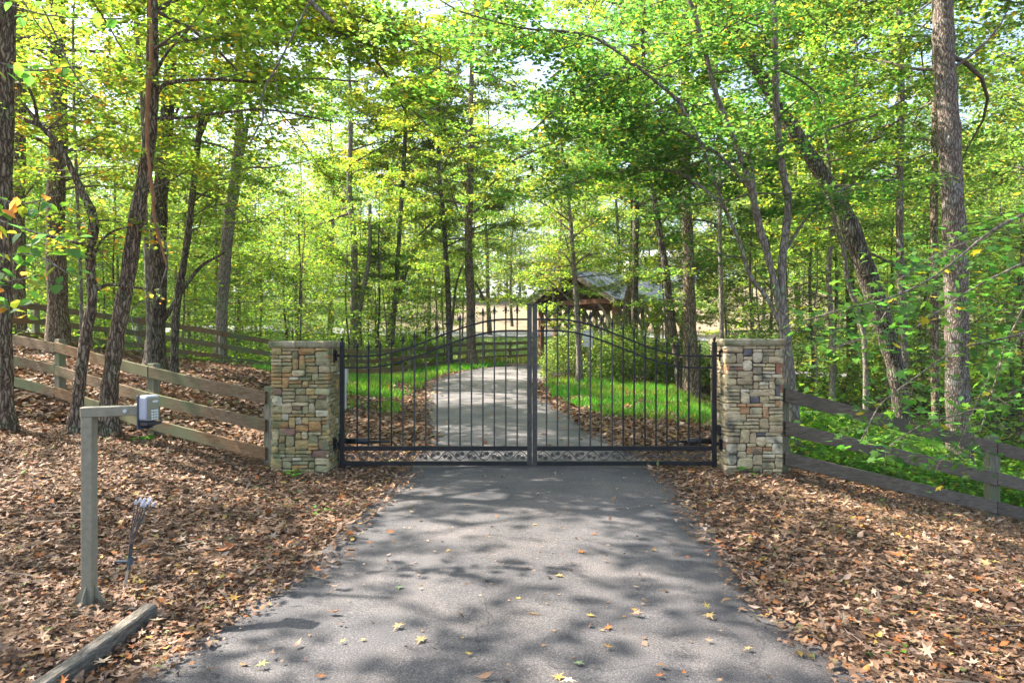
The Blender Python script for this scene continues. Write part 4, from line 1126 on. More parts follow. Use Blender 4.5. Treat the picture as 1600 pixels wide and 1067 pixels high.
def undergrowth(name, label, poly, n, hmax, size, colr, seed, cat='undergrowth', tpl=LEAF_KITE, yellow=.04, s=.8):
    """leafy ground cover with an uneven top"""
    rs = np.random.RandomState(seed); poly = np.array(poly)
    x = rs.uniform(poly[:, 0].min(), poly[:, 0].max(), n * 2); y = rs.uniform(poly[:, 1].min(), poly[:, 1].max(), n * 2)
    k = in_poly(x, y, poly) & ~in_poly(x, y, ROAD_POLY); x = x[k][:n]; y = y[k][:n]
    top = hmax * ss(.22, .85, vnoise(x, y, seed, s)) + .08
    z = gz(x, y) + top * (1 - rs.random(len(x)) ** 1.6 * .9)
    sd, al, nr = frames(rs, len(x), .55, None, .3)
    o = np_mesh(name, [(*bulk(tpl, np.stack([x, y, z], 1), sd, al, nr, size * rs.uniform(.6, 1.3, len(x)), green(rs, len(x), colr, .3, yellow)), 0)], [leaf_mat], kind='stuff')
    set_props(o, label, cat); return o
undergrowth('undergrowth', 'low leafy undergrowth behind the dark fence on the right', [(3.5, 8.9), (6.3, 9.4), (12, 10.6), (14, 16), (6, 16), (3.9, 12)], 40000, .85, .085, (.09, .19, .03), 5, tpl=LEAF_OVAL)
undergrowth('undergrowth', 'taller sunlit brush among the trunks on the right', [(6.5, 15), (15, 14), (28, 26), (26, 40), (12, 36), (7, 24)], 42000, 1.8, .13, (.10, .18, .03), 6, yellow=.06)
undergrowth('undergrowth', 'brush of saplings and shrubs beyond the rear fence on the left', [(-8, 22.5), (-4.6, 27.5), (-2.5, 33), (-6, 44), (-34, 44), (-26, 22), (-14.5, 16.5), (-11, 19.2)], 56000, 2.3, .12, (.095, .175, .03), 7, yellow=.05)
undergrowth('undergrowth', 'thin green sprouts on the left bank below the rear fence', [(-14, 16), (-11.5, 15.6), (-8, 19), (-6.8, 21), (-8, 20.6), (-12, 17.4)], 900, .3, .09, (.08, .16, .02), 8)
undergrowth('undergrowth', 'wood edge brush along the crest of the far hill', [(-90, 96), (90, 96), (90, 112), (-90, 112)], 16000, 7.0, .75, (.12, .18, .05), 9, s=.12)
# little green sprouts in the litter
for i, (px, py, n, s, lab) in enumerate([(455, 748, 12, .05, 'small green sprout at the foot of the mossy pillar'), (225, 690, 8, .07, 'green seedling below the keypad arm among the leaves'), (1165, 742, 7, .05, 'small green sprout at the foot of the right pillar'),
                                    (1500, 718, 16, .07, 'leafy green sprout under the lower board of the dark fence'), (1340, 752, 10, .06, 'low green seedling in the leaves before the dark fence'), (1395, 1035, 6, .02, 'tiny green seedling in the leaves at the bottom right'), (500, 806, 8, .03, 'tiny green weeds in the leaves left of the asphalt')]):
    rs = np.random.RandomState(40 + i); Yd = F * 1.5 / (py - 533); x0 = (px - 800) * Yd / F
    for _ in range(6):
        Yd = F * (1.5 - g(x0, Yd)) / (py - 533); x0 = (px - 800) * Yd / F
    pos = np.array([x0, Yd, g(x0, Yd) + .04]) + rs.normal(0, 1, (n, 3)) * [.07, .05, .02]; pos[:, 2] += .03
    sd, al, nr = frames(rs, n, .4)
    o = np_mesh('seedling', [(*bulk(LEAF_OVAL, pos, sd, al, nr, s * rs.uniform(1, 1.9, n), green(rs, n, (.08, .22, .03), .2, 0)), 0)], [leaf_mat])
    set_props(o, lab, 'seedling')

# shrubs right of the drive beyond the gate
def shrub(cx, cy, rx, ry, h, n, label, seed, colr=(.055, .105, .022), size=.055, group=None):
    rs = np.random.RandomState(seed); z0 = g(cx, cy)
    root = empty('shrub', (cx, cy, z0), label, 'shrub', group)
    rng = random.Random(seed)
    cl = MB()
    for k in range(14):
        a = rng.uniform(0, 6.28); r = rng.uniform(.2, .8)
        tip = Vector((cx + math.cos(a) * rx * r, cy + math.sin(a) * ry * r, z0 + h * rng.uniform(.6, .95) * math.sqrt(1 - r * r * .8)))
        cl.tube([Vector((cx + math.cos(a) * .1, cy + math.sin(a) * .1, z0 - .05)), Vector((cx, cy, z0)).lerp(tip, .5) + Vector((0, 0, -.1)), tip], [.018, .012, .004], 5, False)
    cl.build('stem', twig_mat, root, kind='stuff')
    nc = int(n / 26)
    u = rs.normal(0, 1, (nc, 3)); u[:, 2] = np.abs(u[:, 2]); u /= np.linalg.norm(u, axis=1)[:, None]
    rr = rs.uniform(.55, 1.03, nc) ** .6 * (.8 + .3 * vnoise(u[:, 0] * 3 + 5, u[:, 1] * 3 + u[:, 2] * 2, seed, 1.2))
    C = np.array([cx, cy, z0]) + u * rr[:, None] * [rx, ry, h]
    C[:, 2] = np.maximum(C[:, 2], gz(C[:, 0], C[:, 1]) + .08)
    idx = rs.randint(0, nc, n); pos = C[idx] + rs.normal(0, .085, (n, 3))
    sd, al, nr = frames(rs, n, .65)
    cc = green(rs, n, colr, .25, .03) * np.exp(rs.normal(0, .25, (nc, 1)))[idx]
    np_mesh('foliage', [(*bulk(LEAF_KITE, pos, sd, al, nr, size * rs.uniform(.7, 1.4, n), cc), 0)], [leaf_mat], root)
    return root
shrub(2.1, 22.4, 1.35, 1.3, 1.75, 12000, 'pale sunlit azalea shrub nearest the bend of the drive', 1, (.095, .145, .045))
shrub(3.7, 21.2, 1.5, 1.4, 1.75, 13000, 'dark green azalea shrub behind the notice sign', 2, (.06, .11, .025))
shrub(5.1, 20.2, 1.2, 1.2, 1.35, 9000, 'low dark green shrub in front of the leaning dark trunk', 3)
shrub(3.2, 24.4, 2.1, 1.3, 2.0, 11000, 'tall loose shrub at the back of the azalea bed', 4, (.08, .14, .03))
shrub(7.4, 21.5, 1.5, 1.3, 1.7, 8000, 'green shrub seen between the twin trunk and the right pillar', 5, (.07, .13, .025))
shrub(-4.2, 30.5, 1.3, 1.1, 1.9, 7000, 'bushy green shrub behind the driveway fence left of the bend', 6, (.07, .14, .02), .07)

# ================================================================== TREES
YG = (.115, .18, .032)      # yellow green
MG = (.088, .158, .036)       # mid green
DG = (.068, .150, .038)      # deep green
BG = (.052, .145, .055)       # bluish green
GOLD = (.30, .25, .03)

def C(zlo, per_m=3.5, L=(1.4, 3.0), **k): return dict(zlo=zlo, per_m=per_m, L=L, **k)

tree('hardwood_tree', 'big rough trunk cut by the left edge of the photo', 'tree', bark_tan, [[(6, 668, 34), (5, 560, 29), (4, 400, 28), (6, 200, 30), (10, 60, 28), (12, -60, 26)]], 8.2, 17, C(4.8, 3.4, (1.6, 3.4), size=.10, base=YG, yellow=.08), 101)
tree('hardwood_tree', 'brown trunk standing just right of the leftmost trunk, farther back', 'tree', bark_tan, [[(28, 470, 24), (28, 300, 22), (32, 100, 20), (34, -40, 18)]], 18.5, 18, C(4.5, 3, (1.8, 3.5), size=.11, base=MG), 102)
tree('hardwood_tree', 'thick pale trunk behind the fences at the upper left', 'tree', bark_tan, [[(90, 478, 34), (86, 330, 30), (92, 200, 28), (90, 60, 24), (92, -40, 22)]], 16.0, 19, C(5.0, 3.2, (1.8, 3.6), size=.11, base=YG, yellow=.08), 103)
tree('crooked_tree', 'small crooked tree with a dark knobbly elbow left of the keypad', 'tree', bark_tan,
     [[(118, 665, 22), (124, 600, 20), (135, 520, 19), (144, 465, 17), (140, 400, 16), (146, 345, 17), (128, 300, 13), (96, 235, 10), (62, 195, 8), (38, 165, 6)],
      {'p': [(62, 195, 6), (20, 180, 4), (-20, 172, 3)], 'per_m': 5, 't0': .1, 'bl': .9}, {'p': [(60, 193, 6), (50, 150, 5), (20, 90, 4), (-10, 40, 3)], 'per_m': 5, 't0': .1, 'bl': .9},
      {'p': [(144, 455, 8), (170, 445, 6), (200, 448, 5), (232, 452, 3)], 'per_m': 2, 'bl': .6}, {'p': [(141, 385, 6), (100, 375, 5), (50, 362, 4), (10, 340, 3)], 'per_m': 4, 't0': .1, 'bl': .8},
      {'p': [(146, 425, 6), (150, 390, 5), (176, 362, 4), (230, 350, 3)], 'per_m': 3, 't0': .3, 'bl': .7}], 8.55, None, C(3.0, 4, (.6, 1.3), size=.085, base=YG, yellow=.10, ycol=(.38, .19, .05)), 104)
def d_extra(cr, paths): pass
tree('leaning_tree', 'tall trunk leaning right behind the keypad with an orange vine on it', 'tree', bark_tan,
     [[(166, 684, 34), (170, 620, 28), (180, 540, 27), (198, 440, 26), (213, 340, 25), (228, 260, 22), (236, 180, 22), (238, 80, 20), (238, 0, 18), (236, -60, 17)],
      {'p': [(243, 150, 8), (262, 130, 7), (330, 124, 6), (400, 128, 5), (470, 122, 4), (560, 128, 3)], 'per_m': 3.2, 't0': .2, 'bl': 1.2},
      {'p': [(242, 185, 6), (290, 184, 5), (350, 176, 5), (420, 172, 4), (520, 190, 3)], 'per_m': 3, 't0': .3, 'bl': 1.1},
      {'p': [(243, 112, 7), (262, 82, 5), (298, 42, 4), (320, 10, 3)], 'per_m': 2.5, 'bl': 1.},
      {'p': [(238, 20, 8), (320, -20, 7), (420, -20, 6), (520, 10, 5), (600, 45, 4), (690, 90, 2.5)], 'Y': 8.8, 'Y2': 13.0, 'per_m': 7, 't0': .25, 'bl': 1.9},
      {'p': [(238, -40, 7), (330, -60, 6), (450, -30, 5), (560, 60, 4), (610, 130, 3), (640, 190, 2)], 'Y': 8.8, 'Y2': 15.0, 'per_m': 7, 't0': .4, 'bl': 1.8}], 8.7, 16, C(5.2, 3.2, (1.6, 3.4), size=.095, base=YG, yellow=.05), 105)
tree('dark_tree', 'dark straight trunk between the two fences at left', 'tree', bark_dark,
     [[(242, 578, 40), (243, 520, 32), (247, 430, 30), (248, 340, 27), (256, 250, 24), (263, 150, 22), (268, 60, 20), (270, -60, 18)],
      {'p': [(255, 500, 10), (275, 470, 8), (310, 420, 6), (350, 395, 4)], 'per_m': 2, 'bl': .9}], 15.0, 19, C(5.5, 3.2, (1.8, 3.4), size=.10, base=MG), 106)
tree('slender_tree', 'slender trunk just right of the dark straight one', 'tree', bark_dark,
     [[(272, 572, 14), (276, 480, 13), (292, 380, 12), (302, 290, 11), (312, 200, 10), (326, 140, 8), (340, 60, 7)],
      {'p': [(312, 215, 6), (340, 160, 6), (400, 140, 5), (430, 130, 3)], 'per_m': 3, 'bl': 1.2}], 14.4, 9.5, C(3.8, 3.6, (1.0, 2.2), size=.09, base=YG), 107)
tree('hardwood_tree', 'mottled grey trunk standing behind the rear fence left of the pillar', 'tree', bark_grey,
     [[(344, 560, 22), (348, 460, 20), (357, 350, 20), (366, 290, 20), (374, 215, 17), (372, 140, 14), (376, 0, 12)], {'p': [(366, 280, 10), (380, 225, 9), (388, 180, 7)], 'per_m': 2}], 20.6, 17, C(5, 3.2, (1.8, 3.4), size=.11, base=MG), 108)
tree('hardwood_tree', 'vine-covered twin trunk seen above the left gate post', 'tree', bark_grey,
     [[(551, 565, 14), (553, 480, 13), (553, 380, 12), (546, 300, 10), (548, 200, 8)], [(556, 520, 10), (566, 460, 9), (577, 400, 8), (578, 320, 6)], {'p': [(548, 415, 5), (520, 385, 4), (482, 362, 3)], 'per_m': 2}], 29, 15, C(4.0, 3.4, (1.6, 3.2), size=.13, base=MG, tpl=LEAF_KITE), 109)
tree('leaning_tree', 'bent dark trunk arching right behind the driveway fence', 'tree', bark_dark,
     [[(612, 500, 12), (628, 440, 11), (640, 405, 11), (652, 382, 10), (672, 360, 7), (690, 340, 5)]], 33, None, C(5, 3, (1.2, 2.4), size=.14, base=YG, tpl=LEAF_KITE), 110)
tree('hardwood_tree', 'thin dark trunk rising over the left gate leaf', 'tree', bark_dark,
     [[(702, 566, 12), (701, 480, 10), (697, 400, 9), (692, 330, 8), (686, 265, 7), (684, 150, 6)], {'p': [(705, 520, 5), (712, 450, 4), (722, 415, 3)], 'per_m': 2}, {'p': [(692, 330, 5), (672, 350, 4), (655, 368, 3)], 'per_m': 2}], 28.5, 14, C(4.6, 4.2, (1.8, 3.8), size=.12, base=YG, tpl=LEAF_KITE), 111)
tree('hardwood_tree', 'stout brown trunk beside the bend of the drive', 'tree', bark_tan,
     [[(737, 572, 20), (736, 520, 17), (735, 460, 16), (732, 380, 14), (735, 250, 12)], {'p': [(756, 470, 6), (750, 455, 5), (742, 440, 3)], 'per_m': 0}], 27.5, 18, C(5.6, 5.0, (2.2, 4.8), size=.12, base=YG, tpl=LEAF_KITE), 112)
tree('slender_tree', 'slender trunk in front of the covered bridge beside the notice sign', 'tree', bark_grey,
     [[(905, 560, 11), (902, 500, 10), (897, 420, 8), (891, 340, 7), (884, 270, 6)], {'p': [(897, 420, 4), (880, 395, 3), (872, 400, 2)], 'per_m': 4, 'bl': .8}, {'p': [(898, 415, 4), (915, 400, 3), (935, 396, 2)], 'per_m': 4, 'bl': .8}, {'p': [(896, 475, 3), (860, 440, 2.5), (840, 425, 2)], 'per_m': 5, 'bl': 1.0}], 20.4, 9.5, C(3.4, 4.5, (1.0, 2.0), size=.095, base=YG), 113)
tree('hardwood_tree', 'broad olive trunk standing against the covered bridge', 'tree', bark_tan,
     [[(976, 560, 30), (978, 520, 26), (984, 470, 21), (990, 420, 18), (992, 340, 15), (990, 200, 12)], {'p': [(1010, 520, 0.1), (1015, 505, 3), (1035, 480, 3)], 'per_m': 0}], 27, 17, C(4.5, 3.6, (1.6, 3.2), size=.12, base=MG, tpl=LEAF_KITE, front=.6), 114)
tree('leaning_tree', 'dark slim trunk leaning left over the right gate leaf', 'tree', bark_dark,
     [[(1066, 625, 15), (1058, 560, 14), (1048, 490, 14), (1040, 420, 13), (1030, 360, 12), (1020, 290, 10), (1012, 180, 8), (1004, 60, 7)]], 18.6, 14, C(5.2, 3.4, (1.6, 3.0), size=.10, base=BG), 115)
tree('hardwood_tree', 'thick leafy trunk behind the right gate leaf with a pale stem against it', 'tree', bark_tan,
     [[(1081, 628, 28), (1080, 560, 25), (1077, 480, 23), (1076, 400, 20), (1072, 300, 17), (1070, 150, 14)], [(1070, 628, 10), (1071, 560, 9), (1072, 480, 8), (1068, 400, 7)]], 18.2, 18, C(4.6, 3.8, (1.6, 3.2), size=.10, base=MG, front=.6), 116)
tree('slender_tree', 'thin pale trunk rising just above the right pillar', 'tree', bark_grey, [[(1128, 560, 8), (1127, 460, 8), (1125, 370, 7), (1124, 260, 6)]], 17.0, 10, C(4.8, 3.6, (1.0, 2.2), size=.095, base=MG), 117)
tree('forked_tree', 'grey multi-stemmed tree forking above the right pillar', 'tree', bark_grey,
     [[(1240, 700, 34), (1234, 620, 27), (1228, 540, 21), (1222, 470, 16), (1223, 400, 14), (1232, 320, 14), (1222, 260, 12), (1214, 180, 12), (1211, 80, 12), (1210, 0, 11), (1209, -60, 10)],
      {'p': [(1228, 530, 14), (1214, 460, 12), (1200, 400, 12), (1184, 345, 14), (1172, 290, 12), (1148, 220, 10), (1120, 150, 9), (1104, 90, 8), (1085, 20, 8), (1070, -40, 7)], 'Y': 9.6, 'Y2': 9.2, 'per_m': 2.2, 't0': .35, 'bl': 1.5, 'H': 11},
      {'p': [(1220, 510, 8), (1198, 465, 8), (1172, 430, 8), (1156, 380, 7), (1130, 320, 7), (1112, 270, 6), (1095, 225, 6), (1062, 160, 6)], 'Y': 9.6, 'per_m': 2.5, 't0': .3, 'bl': 1.3},
      {'p': [(1062, 160, 6), (1040, 140, 6), (1000, 108, 5.5), (960, 78, 5), (920, 56, 5), (870, 48, 4.5), (830, 46, 4), (780, 36, 3.5), (720, 18, 3), (680, -4, 2.5)], 'Y': 9.6, 'Y2': 9.0, 'per_m': 7.0, 't0': .05, 'bl': 1.8},
      {'p': [(992, 102, 5), (955, 112, 4), (920, 135, 3.5), (870, 170, 3), (830, 205, 2)], 'Y': 9.5, 'per_m': 5.5, 't0': .15, 'bl': 1.2},
      {'p': [(1175, 300, 7), (1120, 240, 6), (1046, 200, 5), (960, 205, 4), (870, 222, 3), (800, 252, 2)], 'Y': 9.4, 'Y2': 11.5, 'per_m': 6.5, 't0': .15, 'bl': 1.4},
      {'p': [(1130, 320, 6), (1060, 270, 5), (980, 268, 4), (900, 285, 3), (840, 315, 2)], 'Y': 9.4, 'Y2': 12.5, 'per_m': 6.5, 't0': .15, 'bl': 1.3},
      {'p': [(1222, 400, 6), (1270, 330, 5), (1330, 290, 4), (1400, 280, 3)], 'Y': 9.6, 'Y2': 10.5, 'per_m': 5, 't0': .2, 'bl': 1.2},
      {'p': [(1184, 345, 7), (1172, 250, 6), (1150, 240, 5)], 'Y': 9.4, 'per_m': 3}], 9.6, 14, C(4.6, 3.4, (1.4, 2.8), size=.085, base=DG), 118)
tree('leaning_tree', 'large trunk leaning steeply to the left between right pillar and big oak', 'tree', bark_dark,
     [[(1408, 640, 30), (1398, 570, 30), (1378, 500, 34), (1352, 420, 34), (1318, 330, 30), (1280, 265, 26), (1240, 205, 24), (1200, 140, 22), (1170, 90, 20), (1130, 40, 18), (1100, -20, 16), (1085, -70, 14)],
      {'p': [(1150, 60, 16), (1143, 0, 15), (1140, -60, 13)], 'per_m': 2.}], 12.5, 15, C(5.2, 3.4, (1.8, 3.2), size=.10, base=MG), 119)
tree('slender_tree', 'straight slim trunk between the leaning trunk and the big oak', 'tree', bark_scaly,
     [[(1412, 640, 14), (1412, 520, 14), (1407, 420, 13), (1406, 300, 12), (1408, 160, 12), (1406, 40, 11), (1404, -60, 10)], {'p': [(1408, 420, 6), (1380, 405, 5), (1352, 392, 4)], 'per_m': 1}], 15, 15, C(5.0, 3.4, (1.6, 3.0), size=.10, base=MG, azr=(0.2, 2.9)), 120)
tree('oak_tree', 'largest trunk, straight and scaly, at the right side of the photo', 'tree', bark_scaly,
     [[(1500, 720, 46), (1497, 640, 40), (1495, 520, 38), (1493, 400, 38), (1488, 300, 37), (1483, 200, 36), (1476, 100, 35), (1473, 0, 34), (1472, -60, 33)]], 11, 19, C(5.8, 3.2, (2.0, 3.8), size=.10, base=MG, azr=(-.3, 2.2)), 121)
tree('slender_tree', 'thin brown trunk partly hidden left of the big oak', 'tree', bark_tan, [[(1462, 640, 14), (1460, 500, 14), (1460, 380, 13), (1461, 250, 12), (1462, 100, 11), (1462, -40, 10)]], 14, 14, C(5.5, 3, (1.4, 2.6), size=.10, base=MG, azr=(0.2, 2.9)), 122)
tree('slender_tree', 'thin wavy sapling trunk left of the leaning trunk', 'tree', bark_grey,
     [[(1352, 560, 9), (1345, 500, 8), (1325, 440, 8), (1318, 390, 8), (1300, 330, 7), (1296, 270, 7)], {'p': [(1320, 400, 5), (1322, 360, 4), (1305, 300, 4)], 'per_m': 4, 'bl': 1.}], 14.5, 8, C(3.6, 4.5, (.9, 1.8), size=.10, base=YG), 123)
tree('slender_tree', 'mottled slim trunk right of the forked tree top', 'tree', bark_grey, [[(1300, 520, 10), (1296, 400, 9), (1326, 240, 9), (1322, 140, 8), (1314, 0, 7), (1312, -60, 6)]], 17, 14, C(4.0, 4, (1.2, 2.6), size=.105, base=MG), 124)
tree('hardwood_tree', 'slim dark trunk rising at the top centre behind the arching branch', 'tree', bark_dark, [[(992, 470, 12), (994, 300, 11), (994, 150, 10), (994, 40, 9), (992, -60, 8)]], 23, 18, C(6.0, 6.0, (2.2, 4.8), size=.12, base=YG, yellow=.05), 125)
tree('slender_tree', 'thin smooth sapling left of the leaning vine trunk', 'tree', bark_grey, [[(128, 560, 7), (126, 440, 6), (120, 300, 6), (116, 180, 5), (114, 40, 4)]], 12.5, 8.5, C(3.6, 4, (.9, 1.9), size=.09, base=YG, yellow=.08), 126)
tree('slender_tree', 'slim upright trunk left of the vine trunk near the top', 'tree', bark_grey, [[(232, 520, 8), (226, 300, 8), (222, 150, 8), (214, 60, 8), (210, -40, 7)]], 11.5, 12, C(4.0, 3.6, (1.2, 2.4), size=.09, base=YG, yellow=.05), 127)
tree('hardwood_tree', 'tree with golden upper leaves against the sky at the top centre', 'tree', bark_grey, [[(612, 545, 9), (618, 460, 8), (628, 300, 8), (636, 180, 7), (652, 60, 6)]], 30, 16, C(8.2, 6.5, (2.0, 4.2), size=.14, base=(.13, .18, .02), yellow=.22, ycol=(.26, .24, .03), tpl=LEAF_KITE), 128)

# vine climbing the leaning trunk
vine_mat = noise_mat('red_vine_bark', [(.3, (.20, .085, .035)), (.7, (.36, .18, .085))], 20, (1, 1, .4), .8, .4)
P, r = stem_path([(262, 420, 4), (243, 350, 5), (238, 300, 6), (231, 235, 6), (230, 200, 7), (232, 140, 8), (236, 100, 8), (236, 60, 7), (233, 0, 6), (232, -50, 5)], 8.5)
mb = MB(); mb.tube(P, r, 8, True); mb.build('vine', vine_mat, None, smooth=True, label='orange brown woody vine hanging on the leaning trunk', cat='vine')
# dead hanging branch
def dead_branch(stems, Y, label):
    root = None
    for i, st in enumerate(stems):
        P, r = stem_path(st, Y)
        if root is None: root = empty('dead_branch', P[0], label, 'branch')
        mb = MB(); mb.tube(P, r, 6, True); mb.build('twig', bark_grey, root, smooth=True)
dead_branch([[(482, 6, 4), (465, 40, 4), (440, 90, 4), (415, 135, 4), (408, 160, 4), (411, 185, 3), (400, 205, 3), (390, 228, 2)], [(411, 170, 3), (420, 195, 2), (425, 215, 1.5)], [(440, 90, 3), (430, 120, 2), (435, 150, 1.4)]], 7.5, 'bare pale dead branch hanging diagonally at the upper left')
dead_branch([[(462, -20, 8), (490, 8, 9), (505, 22, 8), (521, 36, 7)], [(485, 5, 3), (500, -4, 2.5), (508, -12, 2)]], 9.0, 'short thick broken branch stub against the sky at the top left')
dead_branch([[(60, 0, 3), (80, 40, 3), (105, 95, 3), (130, 135, 2.5), (165, 170, 2)], [(35, 0, 2.6), (60, 40, 2.5), (100, 90, 2.5)]], 7.0, 'bare thin twigs slanting down at the upper left corner')
dead_branch([[(245, 350, 3), (262, 400, 3), (250, 450, 2.5), (236, 500, 2), (250, 540, 1.6)], [(225, 470, 2.6), (205, 490, 2.2), (222, 560, 2)]], 8.4, 'bare looping vine stems hanging over the near board fence')

# foreground maple at the right, trunk outside the frame
def fore_maple():
    base = Vector((6.9, 5.9, g(6.9, 5.9)))
    root = empty('maple_tree', base, 'maple with large green lobed leaves reaching in from the right edge', 'tree')
    mb = MB(); mb.tube([base + Vector((0, 0, -.1)), base + Vector((-.1, 0, 2)), base + Vector((.1, .1, 4.5)), base + Vector((.0, .3, 8))], [.12, .10, .08, .04], 10); mb.build('trunk', bark_grey, root, smooth=True)
    twigs = [[(1950, 250, 12), (1700, 300, 8), (1590, 340, 6), (1540, 368, 5), (1470, 425, 4), (1400, 462, 3.4), (1330, 480, 2.6), (1262, 500, 1.6)],
             [(1900, 420, 9), (1700, 470, 6), (1600, 520, 4), (1500, 545, 3.6), (1430, 590, 3), (1380, 628, 2.6), (1362, 655, 2), (1345, 690, 1.4)],
             [(1900, 380, 8), (1650, 400, 5), (1560, 430, 4), (1490, 470, 3), (1420, 520, 2)],
             [(1850, 560, 8), (1680, 590, 5), (1590, 610, 4), (1520, 640, 3), (1440, 665, 2.2), (1385, 700, 1.4)],
             [(1850, 300, 7), (1650, 420, 4), (1580, 520, 3), (1560, 580, 2), (1530, 680, 1.5)],
             [(1400, 462, 2), (1360, 520, 1.6), (1300, 545, 1.2)], [(1540, 368, 3), (1460, 400, 2.2), (1400, 440, 1.6)], [(1600, 520, 2.5), (1540, 600, 2), (1500, 690, 1.4), (1470, 720, 1)]]
    rs = np.random.RandomState(77); rng = random.Random(77)
    pts = []
    for k, t in enumerate(twigs):
        Yt = 5.4 + .25 * k
        P, r = stem_path(t, Yt + .7, Yt)
        mb = MB(); mb.tube(P, r, 6, True); mb.build('limb', bark_grey, root, smooth=True)
        i0 = 0
        while i0 < len(P) - 2 and P[i0].x > P[i0].y * .78: i0 += 1
        for j in range(85):
            q = P[rng.randint(i0, len(P) - 1)]
            side = rng.uniform(0, 6.28); ln = rng.uniform(.04, .30)
            pts.append((q, q + Vector((math.cos(side) * ln, math.sin(side) * ln, rng.uniform(-.16, .10)))))
    cols = [(.06, .16, .035), (.05, .14, .04), (.08, .18, .03), (.065, .155, .05), (.24, .22, .03)]
    mes = []
    for k, c in enumerate(cols):
        me = leaf_mesh(lobed([.30, .34, .42, .22, .55, .26, .62], (-.25, .2, -.4, .1, -.2)[k], .1, 1.0), c, 'leaf'); me.materials.clear(); me.materials.append(leaf_mat); mes.append(me)
    st = MB()
    rng.shuffle(pts)
    bulkp = []
    for n, (a, b_) in enumerate(pts):
        st.tube([a, a.lerp(b_, .5) + Vector((0, 0, .01)), b_], .0016, 3, False)
        if n < 280:
            o = bpy.data.objects.new('leaf', rng.choices(mes, [5, 5, 5, 4, .8])[0]); col.objects.link(o); o.parent = root
            s = rng.uniform(.07, .135); o.scale = (s, s, s); o.location = b_ - base
            o.rotation_euler = (rng.gauss(-.35, .4), rng.gauss(0, .4), rng.uniform(0, 6.28))
        else: bulkp.append(b_)
    st.build('twigs', twig_mat, root, kind='stuff')
    n = len(bulkp) ; pos = np.array([tuple(p) for p in bulkp])
    pos = np.vstack([pos, pos + rs.normal(0, .12, pos.shape), pos + rs.normal(0, .16, pos.shape)]); n = len(pos)
    sd, al, nr = frames(rs, n, .5, None, .3)
    np_mesh('foliage', [(*bulk(MAPLE, pos, sd, al, nr, rs.uniform(.06, .12, n), green(rs, n, (.06, .155, .035), .28, .04)), 0)], [leaf_mat], root, kind='stuff')
fore_maple()

# foreground dogwood at the left, trunk outside the frame
def fore_left():
    base = Vector((-5.6, 5.2, g(-5.6, 5.2)))
    root = empty('dogwood_tree', base, 'dogwood with oval green and orange leaves reaching in from the left edge', 'tree')
    mb = MB(); mb.tube([base + Vector((0, 0, -.1)), base + Vector((.1, 0, 1.5)), base + Vector((0, .1, 3)), base + Vector((.2, .3, 5))], [.07, .06, .05, .02], 10); mb.build('trunk', bark_grey, root, smooth=True)
    rng = random.Random(78); pts = []
    for k, t in enumerate([[(-300, 300, 6), (-60, 330, 4), (0, 345, 3), (50, 362, 2.4), (100, 372, 1.6)], [(-300, 420, 6), (-40, 415, 3), (20, 398, 2.6), (60, 400, 2), (110, 430, 1.3)], [(-300, 250, 5), (-40, 300, 3), (30, 318, 2), (95, 305, 1.3)], [(-200, 480, 4), (-30, 470, 2.6), (15, 480, 1.6)],
                           [(-300, 60, 5), (-40, 90, 3), (40, 110, 2), (110, 105, 1.3)], [(-300, -60, 5), (-20, 0, 3), (80, 25, 2), (190, 30, 1.3)], [(-200, 520, 4), (-40, 430, 3), (10, 440, 2), (60, 430, 1.3)]]):
        P, r = stem_path(t, 5.0 + .15 * k, 4.6 + .2 * k)
        mb = MB(); mb.tube(P, r, 6, True); mb.build('limb', bark_grey, root, smooth=True)
        i0 = 0
        while i0 < len(P) - 2 and abs(P[i0].x) > P[i0].y * .78: i0 += 1
        for j in range(24):
            q = P[rng.randint(i0, len(P) - 1)]; side = rng.uniform(0, 6.28); ln = rng.uniform(.03, .16)
            pts.append(q + Vector((math.cos(side) * ln, math.sin(side) * ln, rng.uniform(-.09, .06))))
    cols = [(.06, .17, .04), (.08, .18, .03), (.05, .14, .05), (.15, .20, .03), (.42, .19, .06)]; mes = []
    v, f = LEAF_OVAL
    for c in cols:
        me = leaf_mesh((v * [.95, 1, 1], f), c, 'leaf'); me.materials.clear(); me.materials.append(leaf_mat); mes.append(me)
    for p in pts:
        o = bpy.data.objects.new('leaf', rng.choices(mes, [5, 5, 4, 3, 1.6])[0]); col.objects.link(o); o.parent = root
        s = rng.uniform(.07, .12); o.scale = (s, s, s); o.location = p - base; o.rotation_euler = (rng.gauss(-.4, .4), rng.gauss(0, .4), rng.uniform(0, 6.28))
fore_left()

# overhead canopy out of the frame: trees whose crowns shade the drive from the left and above
OUT = [(-7.8, 5.0, 15, YG, 'oak standing left of the camera, outside the photo'), (-12.0, 10.8, 17, MG, 'oak on the bank far left, outside the photo'), (-14.5, 7.0, 18, MG, 'tall oak uphill, left of the photo'), (-10.5, 2.0, 16, MG, 'oak beside the drive, left of the camera'), (9.5, 3.5, 15, MG, 'oak downhill, right of the camera'), (-15.5, 13.5, 18, YG, 'tall tree on the upper left bank')]
OUT.append((-6.6, 3.6, 13, MG, 'slim oak added out of view left of the camera to shade the near drive'))  # unseen tree put in to cast more shade on the near asphalt
for i, (x, y, H, c, lab) in enumerate(OUT):
    px = 800 + x * F / y; w = .34 * F / y
    zb = g(x, y); py0 = 533.5 + (1.5 - zb) * F / y
    tree('hardwood_tree', lab, 'tree', bark_dark, [[(px, py0, w), (px + 12, 533.5 - 2 * F / y, w * .8), (px + 20, 533.5 - 5 * F / y, w * .7)]], y, H, C(6.2, 2.6, (1.6, 3.4), size=.10, base=c), 300 + i)

